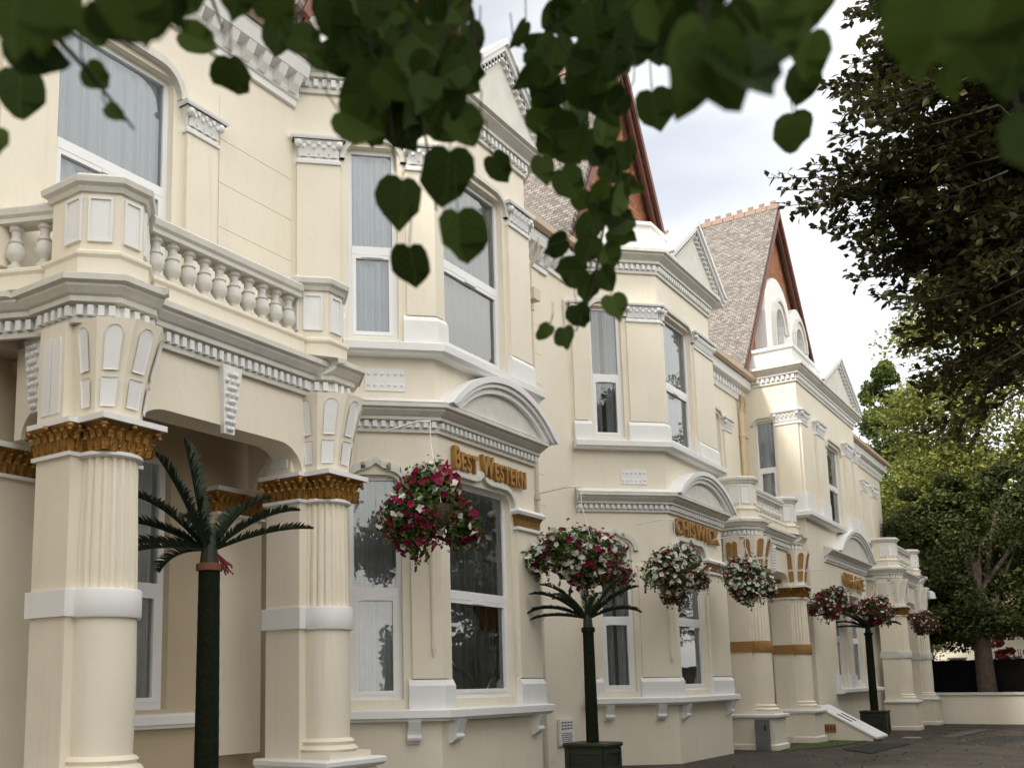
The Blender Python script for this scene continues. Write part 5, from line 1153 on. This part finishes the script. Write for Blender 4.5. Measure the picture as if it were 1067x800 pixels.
toward = lambda p: (EYE-np.array(p))/np.linalg.norm(EYE-np.array(p))
def leaf_px(x, y, spx, depth, tipang=None, tilt=.32, size=None):
    """one leaf hanging at this place; spx is how large it looks, tipang the way its tip points (deg, 90 = down)"""
    p = atd(x, y, depth); sz = spx*depth/F_PX*.88
    ta = R_(tipang if tipang is not None else 90+45*rng.normal())
    t = _r*math.cos(ta)-_u*math.sin(ta); n = toward(p)+rng.normal(size=3)*tilt
    heart(vs, fs, p-t*sz*.5, n, t, sz)
    st = p-t*sz*.5; tw.tube([st, st-t*sz*.25+np.array([0, 0, 1])*sz*.25, st-t*sz*.3+np.array([0, 0, 1])*sz*.9], [.0015, .0015, .0013], 4)
for spec in [(237, 84, 58, 1.9, 95), (207, 40, 46, 2.0, 20), (20, 100, 56, 1.7, 95), (-8, 152, 40, 1.6, 90), (422, 280, 56, 2.0, 100), (411, 212, 62, 2.0, 108), (482, 248, 66, 1.9, 80), (466, 186, 70, 1.9, 95), (521, 176, 38, 2.4, 60), (562, 178, 36, 2.4, 100), (594, 192, 42, 2.5, 60),
             (641, 322, 34, 2.6, 75), (590, 353, 28, 2.6, 80), (567, 347, 24, 2.6, 125), (681, 114, 46, 2.0, 85), (827, 140, 46, 2.1, 95), (829, 136, 44, 2.15, 80), (656, 196, 34, 2.5, 20), (640, 222, 36, 2.5, 15), (648, 248, 34, 2.6, 40), (636, 268, 34, 2.6, 60), (612, 262, 36, 2.5, 110), (578, 254, 32, 2.5, 160), (594, 285, 40, 2.6, 170),
             (612, 300, 36, 2.6, 100), (632, 292, 32, 2.6, 60), (604, 330, 30, 2.6, 75), (640, 180, 32, 2.5, 40), (650, 162, 34, 2.5, 90), (622, 215, 34, 2.5, 100), (630, 140, 40, 2.4, 100), (604, 150, 44, 2.4, 120), (575, 150, 40, 2.4, 100), (640, 62, 50, 2.1, 90), (575, 62, 58, 2.2, 100), (608, 95, 58, 2.2, 90),
             (556, 82, 42, 2.2, 120), (548, 38, 36, 2.3, 90), (583, 22, 46, 2.2, 60), (496, 40, 40, 2.0, 60), (490, 70, 44, 2.0, 95), (482, 12, 36, 2.0, 30), (712, 30, 60, 1.4, 100), (742, 76, 104, 1.15, 80), (722, 62, 90, 1.2, 110), (768, 84, 92, 1.15, 60), (785, 62, 84, 1.3, 60), (752, 42, 90, 1.2, 95), (722, 96, 66, 1.3, 100), (800, 16, 90, 1.2, 100), (826, 30, 84, 1.2, 95), (842, 56, 56, 1.6, 100), (838, 88, 46, 1.8, 90),
             (660, 40, 56, 1.8, 100), (684, 52, 40, 2.0, 80), (672, 20, 54, 1.8, 90), (620, 30, 60, 2.0, 80), (690, 20, 60, 1.5, 60), (850, 4, 50, 1.5, 90),
             (50, 12, 96, .95, 90), (130, 4, 96, 1.0, 80), (15, 12, 96, .9, 100), (112, 22, 60, 1.3, 60), (146, 14, 54, 1.5, 50), (45, 55, 60, 1.4, 30), (20, 60, 60, 1.4, 70), (100, 80, 34, 1.6, 45), (120, 118, 26, 1.6, 40), (98, 28, 46, 1.6, 75),
             (320, 45, 44, 1.9, 20), (335, 60, 36, 2.0, 30), (290, 40, 44, 1.9, 100), (290, 8, 50, 1.6, 90), (250, -4, 50, 1.6, 90), (200, -6, 54, 1.5, 90), (350, 20, 60, 1.7, 80),
             (1000, 30, 130, .85, 90), (980, 20, 120, .8, 100), (1040, 20, 120, .85, 80), (1056, 64, 90, .9, 100), (1064, 150, 80, .9, 100), (955, 70, 36, 1.6, 80), (978, 88, 40, 1.6, 120)]:
    leaf_px(*spec)
for (poly, n_, s_, d_) in (((350, 478, -10, 70), 40, 54, 1.9), ((350, 455, 60, 150), 34, 58, 1.9), ((430, 500, 70, 150), 12, 46, 2.0), ((560, 715, -10, 60), 30, 48, 2.1), ((565, 650, 60, 150), 22, 44, 2.3), ((590, 650, 130, 260), 16, 32, 2.5),
                           ((-10, 180, -25, 10), 18, 76, 1.1), ((180, 340, -25, 0), 9, 52, 1.6), ((700, 850, -15, 30), 12, 76, 1.3), ((940, 1067, -20, 30), 12, 84, 1.0)):
    for i in range(int(n_*.66)):
        leaf_px(poly[0]+(poly[1]-poly[0])*rng.random(), poly[2]+(poly[3]-poly[2])*rng.random(), s_*(.75+.5*rng.random()), d_*(.9+.25*rng.random()), tilt=.4)
# shoots that carry them
for pts in ([(640, -60, 2.4), (632, 40, 2.4), (628, 140, 2.5), (632, 220, 2.55), (618, 300, 2.6), (600, 345, 2.6)], [(430, -60, 2.0), (425, 40, 2.0), (440, 120, 2.0), (455, 220, 2.0)], [(300, -80, 1.8), (330, 0, 1.8), (400, 60, 1.9), (412, 180, 2.0)], [(20, -60, 1.5), (60, 40, 1.5), (95, 78, 1.6), (140, 135, 1.65)], [(820, -60, 1.5), (832, 20, 1.7), (830, 110, 2.0)], [(200, -60, 1.8), (232, 30, 1.9)], [(690, -60, 1.8), (684, 60, 2.0)], [(1060, -60, 1.0), (1040, 30, 1.0), (1062, 120, .95)]):
    P_ = [atd(*q) for q in pts]; tw.tube(P_, list(np.linspace(.006, .002, len(P_))), 5)
    tw.tube([P_[0], (P_[0]+np.array([lx+.3, ly+.2, 4.8]))/2+np.array([0, 0, .8]), np.array([lx+.3, ly+.2, 4.8])], [.007, .03, .06], 6)
raw('hanging_leaves', [(a-lx, b-ly, c) for a, b, c in vs], fs, veins(LIME), li)
hl = [o_ for o_ in li.children if o_.name.startswith('hanging_leaves')][0].data
at_ = hl.attributes.new('leaf_uv', 'FLOAT_VECTOR', 'POINT'); at_.data.foreach_set('vector', np.array(LUV, dtype=np.float32).ravel())
tw.build('twigs', TWIG, li, (lx, ly, 0))
vs, fs = [], []
for (c, r, n_, k_) in (((.6, -1.2, 7.0), (2.8, 2.2, 2.0), 7000, 40), ((-1.2, -2.6, 7.6), (2.2, 1.9, 2.0), 4000, 30), ((-2.2, 1.2, 5.6), (2.6, 2.0, 1.5), 9000, 40), ((1.8, .6, 6.6), (2.3, 1.9, 1.3), 9000, 40), ((-.8, 3.4, 6.4), (2.0, 2.0, 1.4), 7000, 34)): crown(vs, fs, c, r, n_, .13, k_)
raw('crown', [(a-lx, b-ly, c) for a, b, c in vs], fs, LIME, li)
lm = MB()
for k in range(9): a = .7*k; lm.tube([(lx+.25, ly+.1, 3.2+.4*k), (lx+.25+1.2*math.cos(a), ly+.1+1.2*math.sin(a), 5.5+.25*k), (lx+.6+2.6*math.cos(a), ly+.4+2.4*math.sin(a), 7+.25*k)], [.1, .06, .02], 6)
lm.build('limbs', BARK, li, (lx, ly, 0))
# unseen hedge added on the street side to darken the lower facade
he = empty('hedge', (18, -3.6, 0), 'unseen tall hedge added on the street side to darken the lower facade', 'hedge')
vs, fs = [], []
for i in range(12000):
    q = np.array([3+45*rng.random(), -3.6+.55*(1 if rng.random() < .6 else rng.normal()*.6), 3.4*rng.random()**.8]); n, t = rand_frame((0, .6, .5), .6); leafquad(vs, fs, q, n, t, .30, .2)
raw('foliage', [(a-18, b+3.6, c) for a, b, c in vs], fs, DARKL, he); MB().box(3, 48, -4.0, -3.2, 0, 3.1).build('inner_growth', GREEN, he, (18, -3.6, 0))

# further street trees out of shot: they shade the forecourt and show in the panes
st = tree(22, -5.6, 12, .35, [((22, -5.6, 7.0), (4.6, 4.2, 4.6)), ((22.5, -5.6, 10.4), (3.8, 3.4, 2.8))], DARKL, .26, 34000, 90, 'street tree standing beyond the edge of the view opposite the middle bay', 'street trees')
for (x, y, rz, lab) in ((-11, 1, 1.5, 'street tree behind the photographer beside the terrace'), (50, -8, 3.3, 'street tree past the far corner of the forecourt'), (62, -10, .4, 'street tree well past the far corner of the forecourt'), (14, -7.5, 2.6, 'street tree standing behind the bronze beech'), (31, -6, 2, 'street tree beyond the edge of the view opposite the second porch'), (40, -5, 4, 'street tree beyond the edge of the view opposite the cellar hatch')):
    c = copy_tree(st); c.location = (x, y, 0); c.rotation_euler.z = rz; c['label'] = lab
